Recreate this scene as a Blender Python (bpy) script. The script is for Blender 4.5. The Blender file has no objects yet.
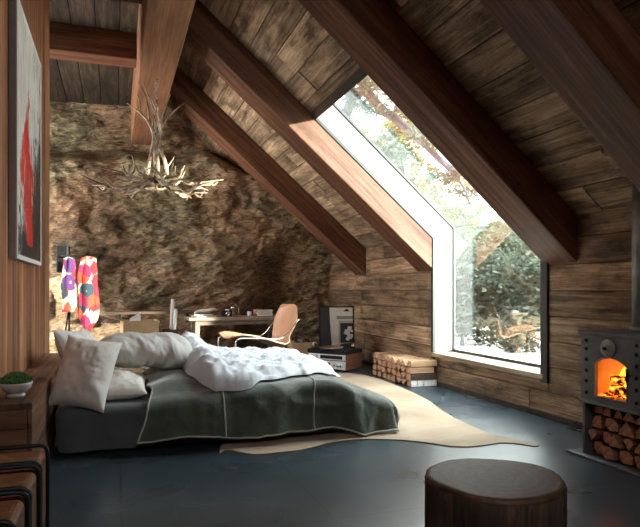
import bpy, bmesh, math, random
from mathutils import Vector, Matrix, Euler, noise as mn
random.seed(7)
PI = math.pi
scene = bpy.context.scene
COL = scene.collection

# ------------------------------------------------------------------ camera
HC = 1.1
TH = math.radians(18.86)
cam_d = bpy.data.cameras.new('camera')
cam_d.sensor_width = 36.0
cam_d.lens = 600.0 / 640.0 * 36.0
cam_d.shift_y = 25.5 / 640.0
cam_d.clip_start = 0.05
cam_d.clip_end = 300
cam = bpy.data.objects.new('camera', cam_d)
cam.location = (0, 0, HC)
cam.rotation_euler = (PI / 2, 0, -TH)
COL.objects.link(cam)
scene.camera = cam


# ------------------------------------------------------------------ node helpers
class NT:
    def __init__(self, tree):
        self.t = tree

    def put(self, sock, v):
        if v is None:
            return
        if isinstance(v, bpy.types.NodeSocket):
            self.t.links.new(v, sock)
        else:
            if sock.type == 'RGBA' and len(v) == 3:
                v = (*v, 1)
            sock.default_value = v

    def node(self, kind, ins=None, **props):
        n = self.t.nodes.new(kind)
        for k, v in props.items():
            setattr(n, k, v)
        for k, v in (ins or {}).items():
            self.put(n.inputs[k], v)
        return n

    def math(self, op, a, b=None, c=None, clamp=False):
        n = self.node('ShaderNodeMath', operation=op, use_clamp=clamp)
        self.put(n.inputs[0], a)
        if b is not None: self.put(n.inputs[1], b)
        if c is not None: self.put(n.inputs[2], c)
        return n.outputs[0]

    def vmath(self, op, a, b):
        n = self.node('ShaderNodeVectorMath', operation=op)
        self.put(n.inputs[0], a); self.put(n.inputs[1], b)
        return n.outputs[0]

    def mix(self, fac, a, b, blend='MIX'):
        n = self.node('ShaderNodeMix', data_type='RGBA', blend_type=blend)
        self.put(n.inputs[0], fac); self.put(n.inputs[6], a); self.put(n.inputs[7], b)
        return n.outputs[2]

    def ramp(self, fac, stops, interp='LINEAR'):
        n = self.node('ShaderNodeValToRGB')
        cr = n.color_ramp
        cr.interpolation = interp
        while len(cr.elements) > 1:
            cr.elements.remove(cr.elements[-1])
        first = True
        for p, c in stops:
            if isinstance(c, (int, float)): c = (c, c, c)
            if first:
                e = cr.elements[0]; e.position = p; first = False
            else:
                e = cr.elements.new(p)
            e.color = (*c[:3], 1)
        self.put(n.inputs[0], fac)
        return n.outputs[0]

    def noise(self, vec, scale=5, detail=4, rough=.55, dist=0.0):
        n = self.node('ShaderNodeTexNoise', {'Scale': scale, 'Detail': detail, 'Roughness': rough, 'Distortion': dist})
        if vec is not None: self.put(n.inputs['Vector'], vec)
        return n.outputs[0]

    def coords(self, kind='Object'):
        return self.node('ShaderNodeTexCoord').outputs[kind]

    def mapping(self, vec, scale=(1, 1, 1), loc=(0, 0, 0), rot=(0, 0, 0)):
        n = self.node('ShaderNodeMapping', {'Scale': scale, 'Location': loc, 'Rotation': rot})
        self.put(n.inputs['Vector'], vec)
        return n.outputs[0]

    def sep(self, vec):
        n = self.node('ShaderNodeSeparateXYZ'); self.put(n.inputs[0], vec)
        return n.outputs

    def bump(self, h, strength=.3, dist=.01):
        n = self.node('ShaderNodeBump', {'Strength': strength, 'Distance': dist})
        self.put(n.inputs['Height'], h)
        return n.outputs[0]


def new_mat(name):
    m = bpy.data.materials.new(name)
    m.use_nodes = True
    t = m.node_tree
    t.nodes.clear()
    n = NT(t)
    out = n.node('ShaderNodeOutputMaterial')
    b = n.node('ShaderNodeBsdfPrincipled')
    t.links.new(b.outputs[0], out.inputs[0])
    return m, n, b, out


def plain(name, col, rough=.6, metal=0.0, var=.15, vscale=12, bump=0.0, bscale=60, sheen=0.0, spec=.5):
    m, n, b, out = new_mat(name)
    co = n.coords()
    nz = n.noise(co, vscale, 5)
    f = n.ramp(nz, [(.3, 1 - var), (.7, 1 + var)])
    n.put(b.inputs['Base Color'], n.mix(1.0, (*col, 1), f, 'MULTIPLY'))
    b.inputs['Roughness'].default_value = rough
    b.inputs['Metallic'].default_value = metal
    b.inputs['Specular IOR Level'].default_value = spec
    if sheen:
        b.inputs['Sheen Weight'].default_value = sheen
        b.inputs['Sheen Roughness'].default_value = .45
    if bump:
        n.put(b.inputs['Normal'], n.bump(n.noise(co, bscale, 5, .65), bump, .01))
    return m


def wood(name, dark, mid, light, axis='X', freq=9.0, rough=.6, bump=.35, blotch=.5, grime=0.0, seeds=.35, cracks=True, spec=.3):
    """Wood with its grain along one local axis; each board differs by the mesh attribute 'seed'."""
    m, n, b, out = new_mat(name)
    co = n.coords()
    at = n.node('ShaderNodeAttribute', attribute_name='seed')
    sd = at.outputs['Fac']
    off = n.node('ShaderNodeCombineXYZ')
    n.put(off.inputs[0], n.math('MULTIPLY', sd, 37.0)); n.put(off.inputs[1], n.math('MULTIPLY', sd, 71.0)); n.put(off.inputs[2], n.math('MULTIPLY', sd, 53.0))
    v = n.vmath('ADD', co, off.outputs[0])
    i = 'XYZ'.index(axis)
    def sc(al, ac):
        s = [ac] * 3; s[i] = al
        return tuple(s)
    g1 = n.noise(n.mapping(v, sc(freq * .055, freq)), 1.0, 7, .62, 1.0)
    g2 = n.noise(n.mapping(v, sc(freq * .14, freq * 6)), 1.0, 5, .7, .3)
    bl = n.noise(n.mapping(v, sc(.9, 3.2)), 1.0, 4, .6, .5)
    g = n.math('ADD', n.math('MULTIPLY', g1, .62), n.math('MULTIPLY', g2, .38))
    c = n.ramp(g, [(.33, dark), (.5, mid), (.67, light)])
    c = n.mix(1.0, c, n.ramp(bl, [(.3, 1 - blotch), (.65, 1 + blotch * .35)]), 'MULTIPLY')
    c = n.mix(1.0, c, n.ramp(sd, [(0, 1 - seeds), (1, 1 + seeds)]), 'MULTIPLY')
    h = g
    if cracks:
        cr = n.noise(n.mapping(v, sc(freq * .12, freq * 2.2)), 1.0, 3, .5, 2.0)
        cm = n.ramp(n.math('ABSOLUTE', n.math('SUBTRACT', cr, .5)), [(.0, 0.0), (.012, 1.0)])
        cm2 = n.ramp(n.noise(n.mapping(v, sc(1.5, 4)), 1.0, 2), [(.45, 1.0), (.6, .0)])
        cm = n.math('MAXIMUM', cm, cm2)
        c = n.mix(1.0, c, n.ramp(cm, [(0, .35), (1, 1.0)]), 'MULTIPLY')
        h = n.math('ADD', h, n.math('MULTIPLY', cm, .5))
    if grime:
        gr = n.noise(n.mapping(v, sc(1.6, 4.5)), 1.0, 9, .72, .2)
        c = n.mix(n.ramp(gr, [(.47, 0.0), (.66, grime)]), c, (dark[0] * .5, dark[1] * .5, dark[2] * .5))
    n.put(b.inputs['Base Color'], c)
    n.put(b.inputs['Roughness'], n.ramp(g, [(.3, min(1, rough + .15)), (.7, rough - .1)]))
    b.inputs['Specular IOR Level'].default_value = spec
    n.put(b.inputs['Normal'], n.bump(h, bump, .012))
    return m


# ------------------------------------------------------------------ mesh helpers
class MB:
    def __init__(self):
        self.v = []; self.f = []; self.s = []; self.m = []; self.sm = []

    def add(self, vs, fs, seed=None, mat=0, smooth=False):
        b = len(self.v)
        sd = random.random() if seed is None else seed
        self.v += [tuple(p) for p in vs]
        self.s += [sd] * len(vs)
        self.f += [tuple(b + i for i in f) for f in fs]
        self.m += [mat] * len(fs)
        self.sm += [smooth] * len(fs)
        return self

    def box(self, x0, x1, y0, y1, z0, z1, seed=None, mat=0):
        vs = [(x, y, z) for z in (z0, z1) for y in (y0, y1) for x in (x0, x1)]
        fs = [(0, 2, 3, 1), (4, 5, 7, 6), (0, 1, 5, 4), (2, 6, 7, 3), (0, 4, 6, 2), (1, 3, 7, 5)]
        return self.add(vs, fs, seed, mat)

    def prism(self, poly, lo, hi, axis='Z', seed=None, mat=0, capmat=None):
        """poly of 2D points extruded along an axis; the other two axes in cyclic order hold the points."""
        n = len(poly)
        area = sum(poly[i][0] * poly[(i + 1) % n][1] - poly[(i + 1) % n][0] * poly[i][1] for i in range(n))
        if area < 0: poly = poly[::-1]
        def p3(a, b, c):
            return {'Z': (a, b, c), 'X': (c, a, b), 'Y': (b, c, a)}[axis]
        vs = [p3(a, b, lo) for a, b in poly] + [p3(a, b, hi) for a, b in poly]
        self.add(vs, [], seed)
        b0 = len(self.v) - 2 * n
        for i in range(n):
            j = (i + 1) % n
            self.f.append((b0 + i, b0 + j, b0 + n + j, b0 + n + i)); self.m.append(mat); self.sm.append(False)
        cm = mat if capmat is None else capmat
        self.f.append(tuple(b0 + i for i in range(n))[::-1]); self.m.append(cm); self.sm.append(False)
        self.f.append(tuple(b0 + n + i for i in range(n))); self.m.append(cm); self.sm.append(False)
        return self

    def tube(self, pts, rad, seg=8, closed=False, seed=None, mat=0, cap=True):
        pts = [Vector(p) for p in pts]
        n = len(pts)
        if not isinstance(rad, (list, tuple)): rad = [rad] * n
        vs = []; up = None
        for i, p in enumerate(pts):
            if closed: t = pts[(i + 1) % n] - pts[i - 1]
            else: t = pts[min(i + 1, n - 1)] - pts[max(i - 1, 0)]
            t.normalize()
            if up is None:
                up = Vector((0, 0, 1)) if abs(t.z) < .9 else Vector((1, 0, 0))
            a = (up - t * up.dot(t))
            if a.length < 1e-5: a = t.orthogonal()
            a.normalize(); bb = t.cross(a); up = a
            for k in range(seg):
                w = 2 * PI * k / seg
                vs.append(p + (a * math.cos(w) + bb * math.sin(w)) * rad[i])
        fs = []
        for i in range(n if closed else n - 1):
            j = (i + 1) % n
            for k in range(seg):
                l = (k + 1) % seg
                fs.append((i * seg + k, i * seg + l, j * seg + l, j * seg + k))
        if cap and not closed:
            fs.append(tuple(range(seg))[::-1]); fs.append(tuple((n - 1) * seg + k for k in range(seg)))
        return self.add(vs, fs, seed, mat, True)

    def lathe(self, prof, c=(0, 0, 0), seg=32, seed=None, mat=0, wob=None):
        vs = []
        for (r, z) in prof:
            for k in range(seg):
                w = 2 * PI * k / seg
                rr = r * (wob(w, z) if wob else 1)
                vs.append((c[0] + rr * math.cos(w), c[1] + rr * math.sin(w), c[2] + z))
        fs = []
        for i in range(len(prof) - 1):
            for k in range(seg):
                l = (k + 1) % seg
                fs.append((i * seg + k, i * seg + l, (i + 1) * seg + l, (i + 1) * seg + k))
        if prof[0][0] > 1e-4: fs.append(tuple(range(seg))[::-1])
        if prof[-1][0] > 1e-4: fs.append(tuple((len(prof) - 1) * seg + k for k in range(seg)))
        return self.add(vs, fs, seed, mat, True)

    def grid(self, fn, nu, nv, seed=0.5, mat=0, flip=False):
        vs = [fn(i / nu, j / nv) for j in range(nv + 1) for i in range(nu + 1)]
        fs = []
        for j in range(nv):
            for i in range(nu):
                a = j * (nu + 1) + i
                q = (a, a + 1, a + nu + 2, a + nu + 1)
                fs.append(q[::-1] if flip else q)
        return self.add(vs, fs, seed, mat, True)

    def build(self, name, mat, parent=None, bevel=0.0, matrix=None, flat=False, solid=0.0, subsurf=0, bseg=2):
        me = bpy.data.meshes.new(name)
        vs = self.v
        if matrix is not None:
            inv = matrix.inverted()
            vs = [inv @ Vector(p) for p in vs]
        me.from_pydata([tuple(p) for p in vs], [], self.f)
        mats = mat if isinstance(mat, (list, tuple)) else [mat]
        for mm in mats: me.materials.append(mm)
        at = me.attributes.new('seed', 'FLOAT', 'POINT')
        at.data.foreach_set('value', self.s)
        me.polygons.foreach_set('material_index', self.m)
        me.polygons.foreach_set('use_smooth', [False if flat else s for s in self.sm])
        me.update()
        o = bpy.data.objects.new(name, me)
        COL.objects.link(o)
        if parent is not None: o.parent = parent
        if matrix is not None: o.matrix_local = matrix
        if solid:
            md = o.modifiers.new('solid', 'SOLIDIFY'); md.thickness = solid; md.offset = 0
        if bevel:
            md = o.modifiers.new('bevel', 'BEVEL'); md.width = bevel; md.segments = bseg; md.limit_method = 'ANGLE'; md.angle_limit = math.radians(40)
        if subsurf:
            md = o.modifiers.new('sub', 'SUBSURF'); md.levels = subsurf; md.render_levels = subsurf
        return o


def tag(o, label=None, cat=None, group=None, kind=None):
    if label: o['label'] = label
    if cat: o['category'] = cat
    if group: o['group'] = group
    if kind: o['kind'] = kind
    return o


def thing(name, label, cat, loc=(0, 0, 0), rz=0.0, group=None, kind=None):
    o = bpy.data.objects.new(name, None)
    COL.objects.link(o)
    o.location = loc; o.rotation_euler = (0, 0, rz)
    o.empty_display_size = .1
    return tag(o, label, cat, group, kind)


def struct(o, label=None):
    o['kind'] = 'structure'
    if label: o['label'] = label
    return o


def fbm(x, y, z, sc=1.0, octv=5):
    return mn.fractal(Vector((x * sc, y * sc, z * sc)), .9, 2.1, octv)


def sstep(a, b, x):
    t = min(1, max(0, (x - a) / (b - a)))
    return t * t * (3 - 2 * t)


def cmr(pts, n=6):
    """smooth curve through points"""
    P = [Vector(p) for p in pts]
    out = []
    for i in range(len(P) - 1):
        p0 = P[max(i - 1, 0)]; p1 = P[i]; p2 = P[i + 1]; p3 = P[min(i + 2, len(P) - 1)]
        for k in range(n):
            t = k / n
            out.append(.5 * ((2 * p1) + (p2 - p0) * t + (2 * p0 - 5 * p1 + 4 * p2 - p3) * t * t + (3 * p1 - p0 - 3 * p2 + p3) * t ** 3))
    out.append(P[-1])
    return out


# ------------------------------------------------------------------ dimensions
XW = 3.48; YB = 9.38; EAVE = 1.69; TA = .87
A = math.atan(TA); CA = math.cos(A); SA = math.sin(A)
XL = -.625            # boarded wall on the left
WY0, WY1 = 4.25, 6.12  # window, along the right wall
SILL = .37
XG = 3.74            # glass
SKX = 2.05           # head of the skylight (x on the ceiling plane)
SKS = (XW - SKX) / CA
SLOPE = Matrix.Translation((XW, 0, EAVE)) @ Matrix.Rotation(A, 4, 'Y')  # local -x runs up the slope, z is the outer normal
ROOF_T = .26
XR = .59             # right side of the ridge beam
SR = (XW - XR) / CA
YF = -1.6            # wall behind the camera

# ------------------------------------------------------------------ materials
MT = {}
MT['plank'] = wood('weathered_plank', (.07, .038, .02), (.35, .222, .13), (.63, .44, .285), 'Y', 20, .75, .6, .4, .8, .3)
MT['ceil_plank'] = wood('weathered_ceiling_plank', (.08, .048, .027), (.37, .255, .155), (.66, .49, .32), 'Y', 17, .8, .6, .45, .85, .25)
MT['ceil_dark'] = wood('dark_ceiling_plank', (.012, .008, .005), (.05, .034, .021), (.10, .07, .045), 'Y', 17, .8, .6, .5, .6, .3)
MT['beam'] = wood('stained_beam', (.045, .017, .009), (.145, .060, .032), (.28, .14, .082), 'X', 11, .5, .3, .35, .0, .2)
MT['ridge'] = wood('ridge_beam_wood', (.13, .052, .026), (.29, .135, .07), (.42, .22, .125), 'Y', 10, .55, .3, .3, .0, .2)
MT['board'] = wood('left_wall_board', (.12, .045, .022), (.34, .15, .075), (.50, .25, .14), 'Z', 9, .45, .25, .4, .0, .35)
MT['post'] = wood('end_post_wood', (.18, .08, .04), (.40, .20, .11), (.55, .30, .18), 'Z', 8, .5, .25, .3, .0, .1)
MT['cab'] = wood('cabinet_wood', (.05, .024, .013), (.17, .085, .045), (.30, .165, .09), 'Y', 9, .4, .25, .4, .0, .2)
MT['cab_x'] = wood('cabinet_end_wood', (.05, .024, .013), (.17, .085, .045), (.30, .165, .09), 'X', 9, .4, .25, .4, .0, .2)
MT['sill'] = wood('sill_wood', (.16, .115, .075), (.36, .27, .185), (.52, .42, .31), 'Y', 9, .5, .2, .3, .0, .1)
MT['desk'] = wood('desk_wood', (.14, .10, .075), (.30, .235, .18), (.44, .36, .28), 'X', 10, .5, .2, .3, .0, .2)
MT['shelf'] = wood('dark_shelf_wood', (.02, .012, .008), (.06, .036, .022), (.11, .07, .045), 'X', 10, .5, .2, .3)
MT['black_metal'] = plain('black_metal', (.018, .018, .019), .45, .7, .2, 20, .1, 200)
MT['iron'] = plain('cast_iron', (.30, .30, .295), .5, .5, .3, 9, .2, 90)
MT['stove'] = plain('stove_steel', (.115, .12, .122), .5, .3, .3, 7, .15, 120)
MT['frame'] = plain('window_frame_metal', (.03, .033, .034), .4, .4, .1)
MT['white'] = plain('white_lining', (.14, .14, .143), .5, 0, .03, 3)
MT['chrome'] = plain('chrome', (.75, .75, .74), .18, 1.0, .03)
MT['rubber'] = plain('dark_matt', (.012, .012, .013), .8, 0, .1)


def floor_mat():
    m, n, b, out = new_mat('polished_concrete')
    co = n.coords()
    a = n.noise(co, .9, 4, .55, .4)
    f = n.noise(co, 9, 4, .6)
    c = n.ramp(a, [(.3, (.020, .031, .040)), (.5, (.030, .044, .055)), (.72, (.050, .068, .080))])
    c = n.mix(.5, c, n.ramp(f, [(.3, .75), (.7, 1.2)]), 'MULTIPLY')
    x, y, z = n.sep(co)
    def seam(v, off, pitch, w):
        t = n.math('FRACT', n.math('ADD', n.math('DIVIDE', n.math('SUBTRACT', v, off), pitch), 20.5))
        return n.math('LESS_THAN', n.math('ABSOLUTE', n.math('SUBTRACT', t, .5)), w / pitch)
    s = n.math('MAXIMUM', seam(x, .03, .96, .006), seam(y, 2.69, 1.9, .006))
    c = n.mix(n.math('MULTIPLY', s, .75), c, (.008, .011, .014))
    n.put(b.inputs['Base Color'], c)
    n.put(b.inputs['Roughness'], n.ramp(n.noise(co, 1.3, 2), [(.3, .24), (.7, .34)]))
    hb = n.math('SUBTRACT', n.math('MULTIPLY', f, .15), s)
    n.put(b.inputs['Normal'], n.bump(n.math('SUBTRACT', 0.0, s), .1, .004))
    return m


MT['floor'] = floor_mat()


def stone_mat():
    m, n, b, out = new_mat('rough_rock')
    co = n.coords()
    dg = n.mapping(co, (1, 1, 1.5), (0, 0, 0), (0, math.radians(14), 0))
    a = n.noise(dg, .75, 6, .55, .5)
    f = n.noise(n.mapping(dg, (1, 1, 1.7)), 4.5, 12, .72, 1.1)
    g = n.noise(n.mapping(co, (1, 1, 1), (3, 7, 1)), .9, 5, .6, .4)
    rg = n.node('ShaderNodeTexNoise', {'Scale': 2.2, 'Detail': 10.0, 'Roughness': .62, 'Distortion': .6}, noise_type='RIDGED_MULTIFRACTAL')
    n.put(rg.inputs['Vector'], n.mapping(dg, (1, 1, 1.6))); rg = rg.outputs[0]
    c = n.ramp(a, [(.32, (.18, .125, .08)), (.46, (.36, .235, .145)), (.56, (.50, .31, .185)), (.70, (.66, .51, .34))])
    c = n.mix(n.ramp(g, [(.46, 0.0), (.60, .7)]), c, n.ramp(f, [(.35, (.17, .17, .105)), (.65, (.46, .42, .26))]))
    c = n.mix(.95, c, n.ramp(f, [(.32, .28), (.5, 1.0), (.66, 1.6)]), 'MULTIPLY')
    f2 = n.noise(n.mapping(dg, (1, 1, 2.2)), 17, 8, .75, .6)
    c = n.mix(.8, c, n.ramp(f2, [(.36, .35), (.5, 1.0), (.62, 1.45)]), 'MULTIPLY')
    n.put(b.inputs['Base Color'], c)
    b.inputs['Roughness'].default_value = .9
    b.inputs['Specular IOR Level'].default_value = .2
    h = n.math('ADD', n.math('MULTIPLY', f, 1.0), n.math('MULTIPLY', rg, .22))
    n.put(b.inputs['Normal'], n.bump(h, 1.0, .11))
    return m


MT['stone'] = stone_mat()

# ------------------------------------------------------------------ floor
struct(MB().box(-3.2, XG, YF - .2, YB + .9, -.12, 0).build('floor', MT['floor']), 'dark polished concrete floor')

# ------------------------------------------------------------------ rock wall at the far end
def rock_y(x, z):
    # the rock bulges out below a rounded shoulder; the upper part and the right corner step back
    top = 3.15 + .25 * fbm(x * .6, 3, 0, 1.0, 3) - .12 * (x - .6) ** 2 * .5
    back = .60 * sstep(top - .10, top + .25, z)
    corner = .30 * sstep(2.15, 2.75, x + .35 * (1.7 - z) * .9) * sstep(2.5, 1.2, z)
    # strata lean a little; ridged folds make the cracks
    p, q = x * .97 + z * .24, z * .97 - x * .24
    v = .17 * fbm(p * .8, q * 1.3, 1.3, 1.0, 4) + .11 * (1 - abs(fbm(p * .7, q * 1.5, 7.7, 1.1, 6))) + .05 * (1 - abs(fbm(p, q * 1.7, 4.1, 3.2, 5)))
    r = mn.voronoi(Vector((p * 1.0, 0, q * 1.9)) + .45 * Vector((fbm(x, z, 2, 1.3), 0, fbm(x, z, 9, 1.3))))[0]
    ridge = min(.08, (r[1] - r[0]) * .13)
    return YB + .16 - v - ridge + back + corner


mb = MB()
mb.grid(lambda u, v: (-3.0 + 6.75 * u, rock_y(-3.0 + 6.75 * u, 4.35 * v), 4.35 * v), 330, 220)
mb.box(-3.2, XG, YB + .85, YB + .95, 0, 4.6)
struct(mb.build('wall_back', MT['stone']), 'rough natural rock wall')

# ------------------------------------------------------------------ right wall: horizontal planks around the window opening
mb = MB()
zs = [0.0, .225, .44, .655, .87, 1.085, 1.3, 1.515, 1.74]
for i in range(len(zs) - 1):
    z0, z1 = zs[i] + .004, zs[i + 1] - .004
    def run(y0, y1, za, zb):
        cuts = [y0]
        y = y0 + random.uniform(1.2, 2.6)
        while y < y1 - .6:
            cuts.append(y); y += random.uniform(1.6, 2.8)
        cuts.append(y1)
        for a, c in zip(cuts, cuts[1:]):
            o = random.uniform(-.003, .005)
            mb.box(XW + o, XW + .035, a + .002, c - .002, za, zb)
    if z1 <= SILL - .04 or True:
        lo = SILL - .05
        if z1 <= lo:
            run(YF, YB + .8, z0, z1)
        elif z0 < lo:
            run(YF, WY0 - .05, z0, z1); run(WY1 + .03, YB + .8, z0, z1)
            run(WY0 - .05, WY1 + .03, z0, lo)
        else:
            run(YF, WY0 - .05, z0, z1); run(WY1 + .03, YB + .8, z0, z1)
# core of the wall behind the planks
for (y0, y1, z0, z1) in ((YF, WY0 - .03, 0, 1.8), (WY1 + .03, YB + .9, 0, 1.8), (WY0 - .03, WY1 + .03, 0, SILL - .05)):
    mb.box(XW + .03, XG, y0, y1, z0, z1, .1)
struct(mb.build('wall_right', MT['plank'], bevel=.003), 'weathered horizontal plank wall')
struct(MB().box(XW - .018, XW + .01, 3.3, YB + .5, 0, .05, .2).build('baseboard_right', MT['shelf'], bevel=.003))

# ------------------------------------------------------------------ sloping plank ceiling with the skylight opening
mb = MB()
w = .262; s = 0.0; k = 0
def crun(s0, s1, y0, y1):
    cuts = [y0]; y = y0 + random.uniform(.8, 2.4)
    while y < y1 - .5:
        cuts.append(y); y += random.uniform(1.2, 2.4)
    cuts.append(y1)
    for a, c in zip(cuts, cuts[1:]):
        o = random.uniform(-.005, .004)
        mb.box(-s1 + .0035, -s0 - .0035, a + .003, c - .003, o, .04)
while s < SR + .3:
    e = s + w
    if e <= SKS + .04:
        crun(s, e, YF, WY0 - .03); crun(s, e, WY1 + .03, YB + .8)
    elif s < SKS + .04:
        crun(s, e, YF, WY0 - .03); crun(s, e, WY1 + .03, YB + .8); crun(SKS + .04, e, WY0 - .03, WY1 + .03)
    else:
        crun(s, e, YF, YB + .8)
    s = e
for (s0, s1, y0, y1) in ((-.4, SR + .5, YF, WY0 - .03), (-.4, SR + .5, WY1 + .03, YB + .9), (SKS + .05, SR + .5, WY0 - .03, WY1 + .03)):
    mb.box(-s1, -s0, y0, y1, .035 if s0 > -.1 else .035, ROOF_T, .1)
o = mb.build('ceiling_right', MT['ceil_plank'], bevel=.003)
o.matrix_world = SLOPE
struct(o, 'sloping ceiling of weathered planks')

# flat ceiling left of the ridge: boards along the room
mb = MB(); x = -3.2
while x < .3:
    mb.box(x + .004, x + .246, YF, YB + .9, 4.0 + random.uniform(-.004, .004), 4.06)
    x += .25
mb.box(-3.2, 1.0, YF, YB + .9, 4.055, 4.2, .1)
mb.box(.2, 1.0, YF, YB + .9, 4.19, 4.75, .1)
struct(mb.build('ceiling_left', MT['ceil_dark'], bevel=.003), 'flat plank ceiling beside the ridge beam')

# rafters
def rafter(y0, label):
    M = Matrix.Translation((XW, y0, EAVE)) @ Matrix.Rotation(A, 4, 'Y')
    z = lambda x: EAVE + TA * (XW - x)
    H = .38
    poly = [(z(XW) - H, XW), (z(XW), XW), (z(XR), XR), (z(XR) - H, XR)]   # (z, x) for axis Y
    o = MB().prism(poly, y0, y0 + .40, 'Y').build('rafter', MT['beam'], bevel=.012, matrix=M)
    return struct(o, label)


for y, l in ((2.45, 'dark rafter nearest the camera, above the stove'), (3.85, 'dark rafter at the near side of the window'), (6.12, 'sunlit rafter at the far side of the window'), (8.10, 'rafter nearest the rock wall')):
    rafter(y, l)
struct(MB().box(.232, XR, YF, YB + .25, 3.32, 4.3).build('ridge_beam', MT['ridge'], bevel=.012), 'thick ridge beam the antler chandelier hangs from')
for y, l in ((5.42, 'reddish tie beam nearer the camera'), (7.10, 'reddish tie beam nearer the rock wall')):
    M = Matrix.Translation((-3, y, 3.7))
    struct(MB().box(-3.1, .232, y, y + .30, 3.70, 4.0).build('tie_beam', MT['beam'], bevel=.01, matrix=M), l)

# ------------------------------------------------------------------ left wall of vertical boards, its end post, walls out of sight
mb = MB(); y = YF
while y < 6.05:
    e = min(y + random.choice((.13, .16, .19)), 6.05)
    mb.box(XL - .03, XL + random.uniform(-.002, .003), y + .0015, e - .0015, 0, 4.0)
    y = e
mb.box(XL - .16, XL - .02, YF, 6.05, 0, 4.0, .3)
struct(mb.build('wall_left', MT['board'], bevel=.002), 'warm brown wall of vertical boards')
struct(MB().box(XL - .17, XL + .012, 6.05, 6.48, 0, 4.0).build('trim_1', MT['post'], bevel=.006), 'pale post at the end of the boarded wall')
mb = MB(); mb.box(-3.2, -3.0, YF, 6.5, 0, 4.1).box(-3.2, -3.0, 9.1, YB + .9, 0, 4.1).box(-3.2, -3.0, 6.5, 9.1, 0, .15).box(-3.2, -3.0, 6.5, 9.1, 3.6, 4.1)  # opening between these pieces is added, unseen, to let in fill light
struct(mb.build('wall_alcove', MT['board']))
mb = MB()
mb.box(-3.2, XG, YF - .2, YF, 0, 2.8); mb.box(-3.2, -.3, YF - .2, YF, 2.8, 4.6); mb.box(1.2, XG, YF - .2, YF, 2.8, 4.6); mb.box(-.3, 1.2, YF - .2, YF, 3.6, 4.6)  # high gap behind the camera, added to brighten the room
struct(mb.build('wall_front', MT['plank']))

# ------------------------------------------------------------------ window_1: one opening that runs down the roof and the wall
win = thing('window_1', 'tall window folding from the roof slope down the plank wall', None, (XW, (WY0 + WY1) / 2, SILL))
win['kind'] = 'structure'
WM = Matrix.Translation(win.location)
def wbuild(mb, name, mat, **kw):
    mb.v = [(p[0] - win.location.x, p[1] - win.location.y, p[2] - win.location.z) for p in mb.v]
    return mb.build(name, mat, win, **kw)
def roofpt(x, t):  # point on the plane t outside the ceiling, at the ceiling's x
    return (x + SA * t, EAVE + TA * (XW - x) + CA * t)
kx = XG; kz = EAVE - TA * (XG - XW) + ROOF_T / CA
in_line = [(XW, SILL), (XW, EAVE), roofpt(SKX, 0)]
out_line = [(XG, SILL), (XG, kz), roofpt(SKX, ROOF_T)]
# white lining on both sides and the head
mb = MB()
for (ya, yb) in ((WY1, WY1 + .028), (WY0 - .028, WY0)):
    for i in (0, 1):
        poly = [in_line[i], in_line[i + 1], out_line[i + 1], out_line[i]]
        mb.prism([(q[1], q[0]) for q in poly], ya, yb, 'Y', .5)
h0 = roofpt(SKX, 0); h1 = roofpt(SKX, ROOF_T); u = (-CA * .03, SA * .03)
mb.prism([(q[1], q[0]) for q in (h0, h1, (h1[0] + u[0], h1[1] + u[1]), (h0[0] + u[0], h0[1] + u[1]))], WY0, WY1, 'Y', .5)
wbuild(mb, 'lining', MT['white'])
# dark metal trim on the room side
def off(pl, d):  # the room-side line moved into the room by d
    return [(pl[0][0] - d, pl[0][1]), (pl[1][0] - d, pl[1][1] - d * math.tan(A / 2)), (pl[2][0] - SA * d, pl[2][1] - CA * d)]
mb = MB()
p0 = off(in_line, -.012); p1 = off(in_line, .022)
for (ya, yb) in ((WY1 - .012, WY1 + .035), (WY0 - .065, WY0 + .02)):
    for i in (0, 1):
        poly = [p0[i], p0[i + 1], p1[i + 1], p1[i]]
        if i == 0: poly[0] = (poly[0][0], SILL - .07); poly[3] = (poly[3][0], SILL - .07)
        mb.prism([(q[1], q[0]) for q in poly], ya, yb, 'Y', .5)
hh = [p1[2], p0[2], (p0[2][0] - CA * .09, p0[2][1] + SA * .09), (p1[2][0] - CA * .09, p1[2][1] + SA * .09)]
mb.prism([(q[1], q[0]) for q in hh], WY0 - .06, WY1 + .035, 'Y', .5)
# outer sash bars that hold the glass
for (ya, yb) in ((WY1 - .012, WY1 + .02), (WY0 - .02, WY0 + .03)):
    q0 = off(out_line, .012); q1 = off(out_line, -.02)
    for i in (0, 1):
        poly = [q0[i], q0[i + 1], q1[i + 1], q1[i]]
        mb.prism([(q[1], q[0]) for q in poly], ya, yb, 'Y', .5)
mb.box(XG - .012, XG + .02, WY0, WY1, SILL - .02, SILL + .028, .5)
wbuild(mb, 'frame', MT['frame'], bevel=.003)
mb = MB().box(XW - .03, XG, WY0 - .02, WY1 + .01, SILL - .045, SILL, .5)
wbuild(mb, 'sill', MT['sill'], bevel=.004)
def glass_mat():
    m, n, b, out = new_mat('coated_window_glass')
    n.t.nodes.remove(b)
    tr = n.node('ShaderNodeBsdfTransparent', {'Color': (.93, .97, .96, 1)})
    gl = n.node('ShaderNodeBsdfGlossy', {'Roughness': .0, 'Color': (1, 1, 1, 1)})
    fr = n.math('POWER', n.node('ShaderNodeLayerWeight', {'Blend': .5}).outputs['Facing'], 5.0)
    mx = n.node('ShaderNodeMixShader')
    n.put(mx.inputs[0], n.math('ADD', n.math('MULTIPLY', fr, .68), .28, clamp=True))
    n.put(mx.inputs[1], tr.outputs[0]); n.put(mx.inputs[2], gl.outputs[0])
    n.t.links.new(mx.outputs[0], out.inputs[0])
    return m
MT['glass'] = glass_mat()
mb = MB()
g0 = off(out_line, -.001); g1 = off(out_line, -.009)
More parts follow.
